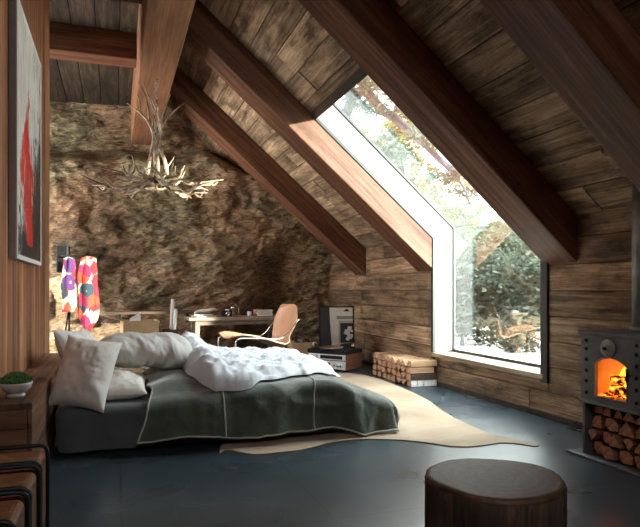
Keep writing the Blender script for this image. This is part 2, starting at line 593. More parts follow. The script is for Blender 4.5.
for i in (0, 1):
    poly = [g0[i], g0[i + 1], g1[i + 1], g1[i]]
    mb.prism([(q[1], q[0]) for q in poly], WY0, WY1, 'Y', .5)
wbuild(mb, 'pane', MT['glass'])
#@@PART2
# ================================================================== bed
def fabric(name, col, var=.12, rough=.85, sheen=.2, weave=260, bump=.25, vs=6):
    m, n, b, out = new_mat(name)
    co = n.coords()
    nz = n.noise(co, vs, 6, .6)
    c = n.mix(1.0, (*col, 1), n.ramp(nz, [(.3, 1 - var), (.7, 1 + var)]), 'MULTIPLY')
    n.put(b.inputs['Base Color'], c)
    b.inputs['Roughness'].default_value = rough
    b.inputs['Sheen Weight'].default_value = sheen
    b.inputs['Specular IOR Level'].default_value = .2
    fine = n.noise(co, weave, 2)
    fold = n.noise(co, 14, 5, .6, .6)
    n.put(b.inputs['Normal'], n.bump(n.math('ADD', n.math('MULTIPLY', fine, .15), fold), bump, .012))
    return m


MT['sheet_grey'] = fabric('grey_linen', (.105, .113, .122), .15)
MT['throw'] = fabric('green_grey_velvet', (.070, .086, .062), .35, .65, .8, 300, .5, 4)
MT['piping'] = fabric('pale_piping', (.40, .40, .35), .1)
MT['duvet'] = fabric('white_cotton', (.72, .75, .80), .04, .85, .1, 300, .3)
MT['duvet_shaded'] = fabric('shaded_white_cotton', (.62, .60, .565), .06, .85, .1, 300, .3)  # same white cloth as the duvet, shade of the rolled end put into the colour
MT['pillow'] = fabric('cream_cotton', (.80, .75, .69), .05, .85, .1, 300, .25)
MT['pillow_w'] = fabric('white_pillow_cotton', (.75, .74, .72), .04)

BX0, BX1, BY0, BY1, BZ = -.378, 1.62, 4.24, 5.95, .315
bed = thing('bed', 'low double bed with a grey sheeted mattress against the wooden headboard cabinet', 'bed', ((BX0 + BX1) / 2, (BY0 + BY1) / 2, 0))
def wloc(mb, root):
    mb.v = [(p[0] - root.location.x, p[1] - root.location.y, p[2] - root.location.z) for p in mb.v]
    return mb
wloc(MB().box(BX0 + .06, .55, BY0 + .16, BY1 - .12, 0, .026), bed).build('base', MT['rubber'], bed, bevel=.01)
# mattress: rounded block whose sheet is creased near the floor
def rbox(u, v, x0, x1, y0, y1, z0, z1, r):
    """closed skin: v from the under side round to the top, u round the outline"""
    cx, cy = (x0 + x1) / 2, (y0 + y1) / 2
    hx, hy = (x1 - x0) / 2, (y1 - y0) / 2
    per = 2 * (hx + hy) * 2
    d = u * per
    segs = [(2 * hx, (-hx, -hy), (1, 0), (0, -1)), (2 * hy, (hx, -hy), (0, 1), (1, 0)), (2 * hx, (hx, hy), (-1, 0), (0, 1)), (2 * hy, (-hx, hy), (0, -1), (-1, 0))]
    for L, st, dr, nm in segs:
        if d <= L + 1e-9: break
        d -= L
    px, py = st[0] + dr[0] * d, st[1] + dr[1] * d
    # superellipse corner
    k = 24
    q = (abs(px / hx) ** k + abs(py / hy) ** k) ** (-1 / k)
    px *= q; py *= q
    if v < .15:
        t = v / .15; sc = .25 + .75 * t; z = z0
        ins = 0
        return cx + px * sc, cy + py * sc, z, nm, 0
    if v > .62:
        t = (v - .62) / .38; sc = 1 - t
        rr = min(1, t * 8)
        inset = r
        fx = (hx - inset) / hx; fy = (hy - inset) / hy
        if t < .12:
            a = t / .12 * PI / 2
            s2 = math.sin(a); c2 = math.cos(a)
            kx = 1 - (inset / hx) * (1 - c2); ky = 1 - (inset / hy) * (1 - c2)
            return cx + px * kx, cy + py * ky, z1 - inset + inset * s2, nm, 1
        t2 = (t - .12) / .88
        return cx + px * fx * (1 - t2), cy + py * fy * (1 - t2), z1, nm, 2
    t = (v - .15) / .47
    return cx + px, cy + py, z0 + (z1 - r - z0) * t, nm, 1
def mattress(u, v):
    x, y, z, nm, zone = rbox(u, v, BX0, BX1, BY0, BY1, .028, BZ, .05)
    if zone == 1:
        w = (.33 - z) / .30
        c = .016 * w * math.sin(38 * x + 6 * z + 9 * fbm(x, y, 0, 1.5)) * (.4 + .6 * sstep(.1, -.38, x)) + .014 * fbm(x * 3, y * 3, z * 2, 1.4)
        x += nm[0] * c; y += nm[1] * c
    else:
        z += .006 * fbm(x, y, 3, 4)
    return x, y, z
mb = MB(); mb.grid(mattress, 220, 46)
wloc(mb, bed).build('mattress', MT['sheet_grey'], bed)

# green throw: drapes over the front edge and round the foot
TX0, TXE, TYE, TYB = .235, 1.97, 4.265, 5.90
def ttop(x, y):
    return .345 + .05 * sstep(.3, 1.3, x) + .095 * math.exp(-((x - .40) / .22) ** 2) * sstep(4.22, 4.46, y) - .20 * sstep(1.50, 2.16, x) + .010 * fbm(x, y, 5, 2.2, 3) + .024 * (1 - abs(fbm(x * 1.1 + y, y * .8 - x * .6, 2, 1.6, 3))) * sstep(.2, .5, x)
def throw(a, b_, lift=0.0):
    """a: cloth length along the bed, b_: cloth length across it (negative past the front edge)"""
    ox = max(0.0, a - TXE); oy = max(0.0, TYE - b_)
    x = min(a, TXE); y = max(b_, TYE)
    l = math.hypot(ox, oy)
    R = .09
    z0 = ttop(min(a, TXE + .12), b_) + lift
    if l > 1e-6:
        dx, dy = ox / l, -oy / l
        if l < R * PI / 2:
            h = R * math.sin(l / R); dn = R * (1 - math.cos(l / R))
        else:
            r2 = l - R * PI / 2
            h = R + .22 * r2; dn = R + r2 * .975
        along = a if oy > ox else b_
        fold = (.022 * math.sin(9 * along + 4 * fbm(along, 2, 0, .8)) + .042 * (.6 - abs(fbm(along * 1.7 + l, l * 1.6 - along * .5, 8, 1.3, 3)))) * min(1, l / .16)
        h += fold
        x += dx * (h + lift * .7); y += dy * (h + lift * .7); z = z0 - dn
        z = max(z, .018 + .012 * (1 + math.sin(7 * along)) * .5)
    else:
        z = z0
    return x, y, z
throw_o = thing('throw_blanket', 'green-grey velvet throw with pale piping draped over the bed', 'blanket', (1.1, 5.0, 0))
LB0, LA1 = TYE - .32, TXE + .17
def hem(a): return LB0 - .075 * sstep(.35, 1.1, a)
def edge_a(b_):  # left hem wanders a little
    return TX0 - .09 * sstep(-TYE, -LB0, -b_) + .012 * math.sin(b_ * 19) 
mb = MB()
def tf(u, v):
    lb = hem(TX0 - .09 + (LA1 - TX0 + .09) * u)
    b_ = lb + (TYB - lb) * v ** 1.25
    return throw(edge_a(b_) + (LA1 - edge_a(b_)) * u, b_)
mb.grid(tf, 190, 120)
wloc(mb, throw_o).build('cloth', MT['throw'], throw_o, solid=.012)
mb = MB()
pl = []
for i in range(90): b_ = 5.0 + (LB0 - 5.0) * i / 89; pl.append(throw(edge_a(b_), b_, .004))
for i in range(1, 160): a = edge_a(LB0) + (LA1 - edge_a(LB0)) * i / 159; pl.append(throw(a, hem(a), .004))
mb.tube(pl, .0075, 6)
wloc(mb, throw_o).build('piping', MT['piping'], throw_o)
for aa in (.70, 1.38):
    mb = MB(); pl = []
    for i in range(80):
        b_ = 5.0 + (hem(aa) - 5.0) * i / 79
        pl.append(throw(aa + (.03 if aa > 1 else 0) * math.sin(b_ * 6) + .02 * i / 79, b_, .007))
    mb.tube(pl, .006, 6)
    wloc(mb, throw_o).build('seam', MT['piping'], throw_o)

# white duvet pushed to the far side of the bed
duv = thing('duvet', 'crumpled white duvet bunched over the top of the green throw', 'duvet', (1.0, 5.1, .34))
def lerp_tab(tab, t):
    for (a, va), (b_, vb) in zip(tab, tab[1:]):
        if t <= b_: 
            k = sstep(a, b_, t); return va + (vb - va) * k
    return tab[-1][1]
def duvet_fn(u, v):
    # u along the bed, v round the skin: 0..1 top from the front to the back
    x = .50 + 1.42 * u
    yf = lerp_tab([(0, 4.50), (.12, 4.205), (.28, 4.195), (.40, 4.30), (.62, 4.44), (.8, 4.62), (1, 5.05)], u)
    yb = lerp_tab([(0, 5.85), (.5, 5.98), (.8, 5.95), (1, 5.45)], u)
    yf += .03 * fbm(x * 3, 1, 0, 1.3)
    y = yf + (yb - yf) * v
    th = lerp_tab([(0, .19), (.10, .21), (.22, .125), (.5, .085), (.8, .075), (1, .04)], u)
    th2 = th + lerp_tab([(0, .10), (.2, .05), (.35, 0.0), (1, 0)], u) * sstep(.3, .8, v)
    prof = min(1, (1 - abs(2 * v - 1) ** 5)) ** .5 if 0 < v < 1 else 0
    endp = (1 - abs(2 * u - 1) ** 9) ** .5 if 0 < u < 1 else 0
    w1 = 1 - abs(fbm(x * 1.5 + y * .9, y * 1.9 - x * .5, 2.2, 1.7, 4))
    w2 = 1 - abs(fbm(x * 2.6 - y * 1.5, y * 2.6, 6.1, 2.2, 4))
    wr = .070 * (w1 - .75) + .040 * (w2 - .75) + .012 * fbm(x, y, 11, 3.0, 2)
    base = max(ttop(min(x, 1.9), y), .02) + .026
    if y < TYE: base -= .09 * (1 - math.cos(math.asin(min(.97, (TYE - y) / .09))))
    z = base + (th2 + wr) * prof * endp
    return x, y, z
mb = MB(); mb.grid(duvet_fn, 130, 110)
def duvet_under(u, v):
    x, y, z = duvet_fn(u, v)
    b0 = max(ttop(min(x, 1.9), y), .02) + .023
    if y < TYE: b0 -= .09 * (1 - math.cos(math.asin(min(.97, (TYE - y) / .09))))
    return x, y, b0
mb.grid(duvet_under, 60, 40, flip=True)
wloc(mb, duv).build('crumpled_end', MT['duvet'], duv)
# rolled head end: a long thick fold
def roll(u, v):
    x = -.165 + .76 * u
    w = 2 * PI * v
    ends = (1 - abs(2 * u - 1) ** 5) ** .45 if 0 < u < 1 else 0.0
    ry, rz = .34 * (.35 + .65 * ends), .118 * ends * lerp_tab([(0, .75), (.3, 1.0), (.8, 1.1), (1, 1.0)], u)
    pl_ = 1 + .10 * math.sin(3 * w + 5 * u) * .3
    cw, sw = math.cos(w), math.sin(w)
    e = lambda c: math.copysign(abs(c) ** .8, c)
    y = 4.94 + ry * e(cw) * pl_ + .05 * u
    z = .612 + .012 * math.sin(5 * u) + rz * e(sw) + .035 * (y - 4.94)
    r = (1 - abs(fbm(x * 3.2 + y * 1.2, y * 1.1, z * 1.5, 1.5, 4))) - .7
    k = .038 * r * ends
    return x, y + k * cw, z + k * sw + .006 * fbm(x, y, z, 4, 2) * ends
mb = MB(); mb.grid(roll, 100, 72)
wloc(mb, duv).build('rolled_end', MT['duvet_shaded'], duv)


def pillow(name, label, W, H, T, loc, nrm, up, mat, seed, group='pillows on the bed'):
    nrm = Vector(nrm).normalized(); up = Vector(up); up = (up - nrm * up.dot(nrm)).normalized(); side = up.cross(nrm)
    M = Matrix((side, up, nrm)).transposed().to_4x4(); M.translation = Vector(loc)
    def sf(sgn):
        def f(u, v):
            a, b_ = 2 * u - 1, 2 * v - 1
            x = a * W / 2 * (1 - .09 * (1 - b_ * b_) * abs(a) ** 3)
            y = b_ * H / 2 * (1 - .09 * (1 - a * a) * abs(b_) ** 3)
            p = max(0, (1 - abs(a) ** 3.0)) ** .55 * max(0, (1 - abs(b_) ** 3.0)) ** .55
            wr = (1 - abs(fbm(x * 4 + seed, y * 4, sgn + seed, 1.4, 4))) - .72
            z = sgn * p * (T / 2 + .035 * wr + .008 * fbm(x, y, seed * 3, 4, 2))
            bend = .05 * math.sin(b_ * 2.0 + seed) * (1 - a * a) * .4
            return x, y, z + bend
        return f
    mb = MB(); mb.grid(sf(1), 44, 44, flip=False); mb.grid(sf(-1), 44, 44, flip=True)
    o = mb.build(name, mat, matrix=None)
    o.matrix_world = M
    # seam piping is part of the pillow
    return tag(o, label, 'pillow', group)


pillow('pillow', 'cream pillow standing upright at the near corner of the bed head', .37, .50, .25, (-.187, 4.32, .538), (-.15, -.88, .42), (.26, .38, 1), MT['pillow'], 1.3)
pillow('pillow', 'white pillow behind the upright cream one, against the headboard cabinet', .55, .48, .18, (-.25, 5.20, .56), (.85, -.35, .45), (-.3, .2, 1), MT['pillow_w'], 4.1)
pillow('pillow', 'cream pillow lying flat under the rolled duvet', .44, .44, .15, (.005, 4.585, .405), (.02, -.14, 1), (.05, 1, .1), MT['pillow'], 7.7)

# ================================================================== headboard cabinet with its plant
CX0, CX1, CY0, CY1, CZ = XL + .008, -.405, 3.42, 6.03, .51
cab = thing('headboard_cabinet', 'long low brown wooden cabinet along the boarded wall behind the bed head', 'cabinet', ((CX0 + CX1) / 2, (CY0 + CY1) / 2, 0))
wloc(MB().box(CX0, CX1, CY0, CY1, CZ - .035, CZ, .4), cab).build('top', MT['cab'], cab, bevel=.005)
mb = MB()
mb.box(CX1 - .022, CX1 - .002, CY0 + .004, CY1, .005, .25, .7); mb.box(CX1 - .022, CX1 - .002, CY0 + .004, CY1, .254, CZ - .036, .5)
wloc(mb, cab).build('front_panel', MT['cab'], cab, bevel=.003)
mb = MB()
for z0, z1, s in ((.005, .20, .3), (.204, .375, .45), (.379, CZ - .036, .2)): mb.box(CX0, CX1 - .024, CY0 + .002, CY0 + .022, z0, z1, s)
wloc(mb, cab).build('end_panel', MT['cab_x'], cab, bevel=.003)
wloc(MB().box(CX0, CX1 - .024, CY1 - .022, CY1, .005, CZ - .036), cab).build('end_panel', MT['cab_x'], cab, bevel=.003)

MT['ceramic'] = plain('white_ceramic', (.62, .60, .60), .3, 0, .05)
MT['moss'] = plain('small_green_leaf', (.10, .21, .045), .6, 0, .5, 40)
MT['soil'] = plain('soil', (.03, .02, .012), .9)
pot = thing('potted_plant', 'white footed bowl of small green succulents on the headboard cabinet', 'plant', (-.515, 3.66, CZ))
MB().lathe([(.0, 0), (.046, 0), (.048, .012), (.038, .020), (.052, .026), (.074, .045), (.083, .068), (.084, .078), (.078, .078), (.070, .06), (.0, .058)], seg=36).build('bowl', MT['ceramic'], pot)
MB().lathe([(.0, .0715), (.074, .070), (.0745, .066)], seg=24).build('soil', MT['soil'], pot)
mb = MB(); rr = random.Random(3)
for i in range(420):
    a = rr.uniform(0, 2 * PI); r = .082 * math.sqrt(rr.random()); x, y = r * math.cos(a), r * math.sin(a)
    h = .07 + .045 * (1 - (r / .085) ** 2) * rr.uniform(.6, 1.1) + .012
    c = Vector((x, y, h)); d = Vector((x * 6 + rr.uniform(-.5, .5), y * 6 + rr.uniform(-.5, .5), rr.uniform(.3, 1))).normalized()
    s = d.orthogonal().normalized(); w = rr.uniform(.004, .008); L = rr.uniform(.010, .02)
    mb.add([c - d * L, c + s * w, c + d * L, c - s * w, c + d.cross(s) * .003], [(0, 1, 4), (1, 2, 4), (2, 3, 4), (3, 0, 4)], rr.random())
mb.build('foliage', MT['moss'], pot)

# ================================================================== three leather stools in a row
def leather(name, a, b_, c_):
    m, n, b, out = new_mat(name)
    co = n.coords()
    f = n.noise(co, 34, 8, .75, .4); g = n.noise(co, 7, 6, .7)
    c = n.ramp(n.math('ADD', n.math('MULTIPLY', f, .6), n.math('MULTIPLY', g, .4)), [(.36, a), (.5, b_), (.62, c_)])
    n.put(b.inputs['Base Color'], c)
    n.put(b.inputs['Roughness'], n.ramp(f, [(.3, .28), (.7, .5)]))
    n.put(b.inputs['Normal'], n.bump(f, .25, .006))
    return m
MT['leather'] = leather('distressed_leather', (.02, .007, .003), (.15, .052, .016), (.44, .19, .065))
MT['hide'] = leather('tan_saddle_leather', (.50, .27, .155), (.60, .345, .21), (.66, .40, .26))
lab = ['worn brown leather stool with black tube frame, the one next to the cabinet', 'worn brown leather stool with black tube frame, middle of the row of three', 'worn brown leather stool with black tube frame, farthest from the cabinet']
for k in range(3):
    y1 = 2.76 - .305 * k; y0 = y1 - .275
    x1 = -.268; x0 = XL + .02
    st = thing('leather_stool', lab[k], 'stool', ((x0 + x1) / 2, (y0 + y1) / 2, 0), group='leather stools along the boarded wall')
    wloc(MB().box(x0 + .012, x1 - .003, y0 + .014, y1 - .022, .14, .434), st).build('seat', MT['leather'], st, bevel=.028, bseg=4)
    for ye in (y1 - .008, y0 + .004):
        mb = MB()
        zt = .446; R = .03
        pts = [(x0 + .005, ye, .0), (x0 + .005, ye, zt - R)] + [(x0 + .005 + R * (1 - math.cos(q)), ye, zt - R + R * math.sin(q)) for q in (PI / 6, PI / 3, PI / 2)]
        pts += [(x1 - R * 1.0 - .0 + R * math.sin(q), ye, zt - R + R * math.cos(q)) for q in (0, PI / 6, PI / 3, PI / 2)] + [(x1, ye, 0)]
        mb.tube(pts, .0085, 10)
        wloc(mb, st).build('frame', MT['black_metal'], st)
    wloc(MB().box(x0 + .02, x1 - .03, y0 + .03, y1 - .03, .125, .141), st).build('base_board', MT['black_metal'], st)

# ================================================================== painting
def paint_mat():
    m, n, b, out = new_mat('abstract_painting')
    co = n.coords()           # local: y along the wall (1.27), z up (1.63), origin at the lower near corner
    x, y, z = n.sep(co)
    u = n.math('DIVIDE', y, 1.28); v = n.math('DIVIDE', z, 1.65)
    n1 = n.noise(n.mapping(co, (1, 9, 2.0)), 1.0, 7, .65, 1.0)
    n2 = n.noise(n.mapping(co, (1, 14, 3.5), (4, 2, 9)), 1.0, 6, .7, 1.6)
    n3 = n.noise(n.mapping(co, (1, 4, 3), (1, 8, 3)), 1.0, 7, .7, 1.2)
    base = n.ramp(n.math('ADD', n.math('MULTIPLY', n1, .6), n.math('MULTIPLY', n3, .4)), [(.34, (.30, .30, .29)), (.43, (.66, .66, .63)), (.6, (.86, .85, .82))])
    # dark ground at the foot and ragged strokes that climb beside the red
    dk = n.math('ADD', n.ramp(v, [(.02, .62), (.25, .36), (.52, .16), (.66, .0), (1.0, 0.0)]), n.math('MULTIPLY', n.math('SUBTRACT', n2, .5), 1.5))
    dk = n.math('SUBTRACT', n.math('ADD', dk, n.math('MULTIPLY', n.math('SUBTRACT', u, .55), .55)), .22)
    base = n.mix(n.ramp(dk, [(.0, 0.0), (.05, 1.0)]), base, (.012, .012, .014))
    pale = n.ramp(n3, [(.56, 0.0), (.60, .8)])
    base = n.mix(n.math('MULTIPLY', pale, n.ramp(v, [(.0, 1.0), (.3, 0.0)])), base, (.40, .42, .32))
    # red stroke
    cen = n.math('ADD', n.ramp(v, [(.05, .50), (.3, .40), (.55, .36), (.75, .44)]), n.math('MULTIPLY', n.math('SUBTRACT', n3, .5), .30))
    dist = n.math('ABSOLUTE', n.math('SUBTRACT', u, cen))
    wd = n.ramp(v, [(.05, .02), (.12, .14), (.35, .22), (.5, .13), (.62, .05), (.74, .012)])
    wd = n.math('MULTIPLY', wd, n.ramp(n2, [(.36, .25), (.6, 1.7)]))
    rm = n.ramp(n.math('SUBTRACT', wd, dist), [(.0, 0.0), (.015, 1.0)])
    inr = n.math('MULTIPLY', n.math('GREATER_THAN', v, .07), n.math('LESS_THAN', v, .74))
    rm = n.math('MULTIPLY', rm, inr)
    base = n.mix(rm, base, n.ramp(n1, [(.35, (.40, .006, .005)), (.65, (.80, .03, .02))]))
    n.put(b.inputs['Base Color'], base)
    b.inputs['Roughness'].default_value = .45
    n.put(b.inputs['Normal'], n.bump(n2, .2, .004))
    return m


MT['canvas'] = paint_mat()
MT['frame_white'] = plain('white_frame', (.86, .85, .83), .5, 0, .04)
MT['canvas_side'] = plain('grey_box_side', (.36, .34, .35), .7, 0, .06)
art = thing('painting', 'large abstract painting with a red stroke on the boarded wall', 'painting', (XL + .004, 4.13, 1.29))
AW, AH = 1.28, 1.65
MB().box(0, .038, .0, AW, .0, AH).build('box_side', MT['canvas_side'], art)
mb = MB()
mb.box(.038, .048, 0, .03, 0, AH).box(.038, .048, AW - .03, AW, 0, AH).box(.038, .048, .03, AW - .03, 0, .03).box(.038, .048, .03, AW - .03, AH - .03, AH)
mb.build('frame', MT['frame_white'], art, bevel=.002)
MB().box(.038, .043, .03, AW - .03, .03, AH - .03).build('canvas', MT['canvas'], art)

# ================================================================== antler chandelier
MT['antler'] = None
def antler_mat():
    m, n, b, out = new_mat('antler')
    co = n.coords()
    a = n.noise(co, 7, 6, .6); f = n.noise(co, 60, 4, .7)
    c = n.ramp(n.math('ADD', n.math('MULTIPLY', a, .75), n.math('MULTIPLY', f, .25)), [(.38, (.10, .06, .03)), (.5, (.31, .215, .135)), (.6, (.56, .45, .33))])
    n.put(b.inputs['Base Color'], c); b.inputs['Roughness'].default_value = .45
    n.put(b.inputs['Normal'], n.bump(f, .3, .005))
    return m
MT['antler'] = antler_mat()
CHX, CHY = .41, 6.56
ch = thing('antler_chandelier', 'chandelier of pale forked antlers hanging by a chain from the ridge beam', 'chandelier', (CHX, CHY, 2.06))
RIGHT = Vector((math.cos(TH), -math.sin(TH), 0)); DEEP = Vector((math.sin(TH), math.cos(TH), 0))
def antler(path, r0, tines):
    """path and tines in local coordinates; each tine leaves the beam at a fraction and runs through its own points"""
    mb = MB()
    P = cmr(path, 8); n = len(P)
    mb.tube(P, [r0 * (1 - .85 * (i / (n - 1)) ** 1.6) + .002 for i in range(n)], 8)
    for fr, pts, rt in tines:
        b0 = P[int(fr * (n - 1))]
        Q = cmr([b0] + [b0 + Vector(p) for p in pts], 6)
        m_ = len(Q)
        mb.tube(Q, [rt * (1 - .9 * (i / (m_ - 1)) ** 1.3) + .0015 for i in range(m_)], 7)
    mb.build('antler', MT['antler'], ch)
rr = random.Random(11)
def cp(px, py, dep=0.0, turn=0.0, k=1.0):
    a, z = (px - 156) * .01057 * k, (198 - py) * .01057 * (k * .5 + .5)
    v = RIGHT * a + DEEP * dep
    return Matrix.Rotation(turn, 3, 'Z') @ v + Vector((0, 0, z))
# tall antlers that cross and sweep up round the chain
for turn, k in ((0.0, 1.0), (1.35, .85)):
    A_ = [cp(x, y, d, turn, k) for x, y, d in ((149, 180, -.06), (150, 166, -.05), (153, 150, -.03), (154.5, 135, -.05), (149, 122, -.08), (141, 114, -.10), (131, 107, -.14))]
    antler(A_, .019, [(.62, [cp(150, 110, -.02, turn, k) - cp(152.5, 127, -.06, turn, k), cp(146, 97, .02, turn, k) - cp(152.5, 127, -.06, turn, k), cp(137, 80, .06, turn, k) - cp(152.5, 127, -.06, turn, k)], .014),
                      (.80, [cp(141, 102, -.05, turn, k) - cp(143, 115, -.09, turn, k), cp(137, 95, -.03, turn, k) - cp(143, 115, -.09, turn, k)], .008)])
    B_ = [cp(x, y, d, turn, k) for x, y, d in ((166, 174, .06), (164, 162, .05), (160, 147, .03), (158.5, 132, .04), (163, 119, .07), (173, 107, .10), (184, 97, .14))]
    antler(B_, .019, [(.55, [cp(163, 112, -.02, turn, k) - cp(159, 127, .05, turn, k), cp(168, 102, -.04, turn, k) - cp(159, 127, .05, turn, k), cp(172, 94, -.06, turn, k) - cp(159, 127, .05, turn, k)], .012),
                      (.34, [cp(163, 139, .02, turn, k) - cp(159.5, 141, .03, turn, k), cp(167, 137, .02, turn, k) - cp(159.5, 141, .03, turn, k)], .007),
                      (.12, [cp(170, 160, .08, turn, k) - cp(165, 168, .06, turn, k), cp(172, 155, .1, turn, k) - cp(165, 168, .06, turn, k)], .007)])
# ring of spreading antlers
N = 15
for i in range(N):
    a0 = 2 * PI * i / N + rr.uniform(-.12, .12)
    d = Vector((math.cos(a0), math.sin(a0), 0)); e = Vector((-math.sin(a0), math.cos(a0), 0)) * (1 if i % 2 else -1)
    R = rr.uniform(.62, .80); z0 = .10 + rr.uniform(-.02, .09); up = rr.uniform(.0, .13)
    path = [d * .05 + Vector((0, 0, .20)), d * .20 + e * .05 + Vector((0, 0, z0 + .02)), d * .36 + e * .09 + Vector((0, 0, z0 - .02)), d * R * .78 + e * .03 + Vector((0, 0, z0 + up * .35)), d * R - e * .04 + Vector((0, 0, z0 + up))]
    t = [(.38, [e * .04 + d * .06 + Vector((0, 0, -.04)), e * .08 + d * .13 + Vector((0, 0, -.03 + rr.uniform(-.04, .06)))], .012),
         (.60, [e * .09 + d * .03 + Vector((0, 0, .02)), e * .17 + d * .08 + Vector((0, 0, rr.uniform(-.03, .09)))], .013),
         (.78, [-e * .06 + d * .04 + Vector((0, 0, rr.uniform(-.05, .05))), -e * .12 + d * .11 + Vector((0, 0, rr.uniform(-.05, .10)))], .011),
         (.25, [-e * .05 + d * .05 + Vector((0, 0, .05)), -e * .09 + d * .10 + Vector((0, 0, rr.uniform(.10, .22)))], .012)]
    antler(path, .0165, t)
MB().lathe([(.0, .16), (.03, .16), (.035, .20), (.012, .26), (.009, .36), (.0, .36)], seg=16).build('hub', MT['black_metal'], ch)
mb = MB(); z = .36; i = 0
while z < 1.255:
    pts = []
    for k in range(12):
        w = 2 * PI * k / 12
        q = Vector((math.cos(w) * .014, 0, math.sin(w) * .024))
        if i % 2: q = Vector((0, q.x, q.z))
        pts.append(q + Vector((0, 0, z + .02)))
    mb.tube(pts, .0042, 6, closed=True)
    z += .037; i += 1
mb.build('chain', MT['iron'], ch)

# ================================================================== floral robe on a stand, black box on the rock
def floral():
    m, n, b, out = new_mat('floral_print')
    co = n.coords()
    wob = n.vmath('ADD', co, n.node('ShaderNodeVectorMath', {0: n.node('ShaderNodeTexNoise', {'Scale': 16.0, 'Detail': 3.0}).outputs[1], 1: (.045, .045, .045)}, operation='MULTIPLY').outputs[0])
    vo = n.node('ShaderNodeTexVoronoi', {'Scale': 6.0, 'Randomness': .8}); n.put(vo.inputs['Vector'], wob)
    s = n.sep(vo.outputs['Color'])
    col = n.ramp(s[0], [(0, (.42, .012, .018)), (.24, (.52, .05, .015)), (.42, (.30, .012, .06)), (.60, (.07, .012, .10)), (.72, (.42, .012, .025)), (.88, (.015, .035, .05))], 'CONSTANT')
    fl = n.ramp(vo.outputs['Distance'], [(.0, 1.0), (.64, 1.0), (.70, 0.0)])
    c = n.mix(fl, (.46, .37, .27), col)
    ctr = n.ramp(vo.outputs['Distance'], [(.08, 1.0), (.13, 0.0)])
    c = n.mix(n.math('MULTIPLY', ctr, .6), c, (.75, .35, .10))
    n.put(b.inputs['Base Color'], c); b.inputs['Roughness'].default_value = .8
    return m
MT['floral'] = floral()
RX, RY = -.46, 8.72
def panel_cloth(px0, px1, z0, z1, yb, deep, pointed, ph):
    def f(u, v):
        w = 2 * PI * u
        t = v
        cx = (px0 + px1) / 2; hw = (px1 - px0) / 2
        k = .78 + .22 * sstep(0, .25, t) - .05 * math.sin(5 * t + ph)
        tip = sstep(.82, 1, t) * pointed
        hw2 = hw * k * (1 - .75 * tip)
        top = min(1, (t + .001) / .03) if t < .03 else 1
        x = cx + math.cos(w) * hw2 * top + .012 * math.sin(9 * t + ph)
        y = yb + math.sin(w) * deep * top * (1 + .25 * math.cos(5 * w + 3 * t)) - .02 * math.sin(4 * t + ph)
        x += .012 * math.cos(7 * w + ph)
        z = z1 + (z0 - z1) * t - (.04 * math.cos(w) * pointed * t)
        return x - RX, y - RY, z
    mb = MB(); mb.grid(f, 48, 60)
    b0 = len(mb.v) - 49
    mb.f.append(tuple(b0 + i for i in range(48))); mb.m.append(0); mb.sm.append(True)
    return mb
robe = thing('floral_robe', 'floral robe in red, purple and white hung on a black stand by the rock wall', 'robe', (RX, RY, 0))
panel_cloth(-.665, -.515, .79, 1.535, RY, .065, .0, .3).build('sleeve', MT['floral'], robe)
panel_cloth(-.475, -.225, .56, 1.545, RY, .09, .8, 1.9).build('body', MT['floral'], robe)
stand = thing('garment_stand', 'black slim stand with splayed legs under the floral robe', 'stand', (RX, RY + .0, 0))
wloc(MB().tube([(-.70, RY + .155, 1.55), (-.19, RY + .155, 1.55)], .011, 8), stand).build('crossbar', MT['black_metal'], stand)
for (xa, xb, yb_) in ((-.69, -.60, RY - .20), (-.64, -.58, RY + .14), (-.55, -.60, RY - .12)):
    wloc(MB().tube([(xa, yb_, 0), (xb, RY + .15, .82)], .010, 8), stand).build('leg', MT['black_metal'], stand)
wloc(MB().tube([(-.585, RY + .155, .78), (-.585, RY + .155, 1.55)], .012, 8), stand).build('pole', MT['black_metal'], stand)
bx = thing('wall_speaker', 'small black box speaker on the rock wall next to the floral robe', 'speaker', (-.685, 9.02, 1.52))
MB().box(-.075, .075, -.09, .30, -.19, .19).build('cabinet', MT['rubber'], bx, bevel=.01)
MB().box(-.062, .062, -.098, -.091, -.175, .175).build('grille', MT['black_metal'], bx, bevel=.004)

# ================================================================== carton, paper and rolled sheets behind the bed
MT['card'] = plain('cardboard', (.46, .29, .15), .8, 0, .08, 10, .1)
MT['paper'] = plain('paper', (.78, .77, .74), .7, 0, .03)
MT['pinkpaper'] = plain('pinkish_paper', (.58, .45, .42), .7, 0, .05)
MT['kraft'] = plain('kraft_tube', (.48, .33, .15), .7, 0, .05)
KX, KY = .27, 7.35
ct = thing('cardboard_box', 'tan cardboard box standing behind the bed under the rock wall', 'box', (KX, KY, 0), .1)
mb = MB(); hw, hd, hh_ = .20, .17, .735
mb.box(-hw, hw, -hd, -hd + .006, 0, hh_).box(-hw, hw, hd - .006, hd, 0, hh_).box(-hw, -hw + .006, -hd + .006, hd - .006, 0, hh_).box(hw - .006, hw, -hd + .006, hd - .006, 0, hh_).box(-hw, hw, -hd, hd, 0, .006)
mb.build('carton', MT['card'], ct)
mb = MB(); mb.add([(-hw, -hd, hh_), (-hw, hd, hh_), (-hw - .16, hd, hh_ + .05), (-hw - .16, -hd, hh_ + .05)], [(0, 1, 2, 3)])
mb.build('flap', MT['card'], ct, solid=.005)
mb = MB(); mb.add([(hw, -hd, hh_), (hw + .03, -hd, hh_ - .15), (hw + .03, hd, hh_ - .15), (hw, hd, hh_)], [(0, 1, 2, 3)])
mb.build('flap', MT['card'], ct, solid=.005)
mb = MB()
mb.add([(-.14, -.115, .20), (.05, -.125, .20), (.03, -.10, .83), (-.09, -.09, .76)], [(0, 1, 2, 3)])
o = mb.build('paper_sheet', MT['paper'], solid=.002); o.location = (KX - .03, KY, 0); o.rotation_euler = (0, 0, .1)
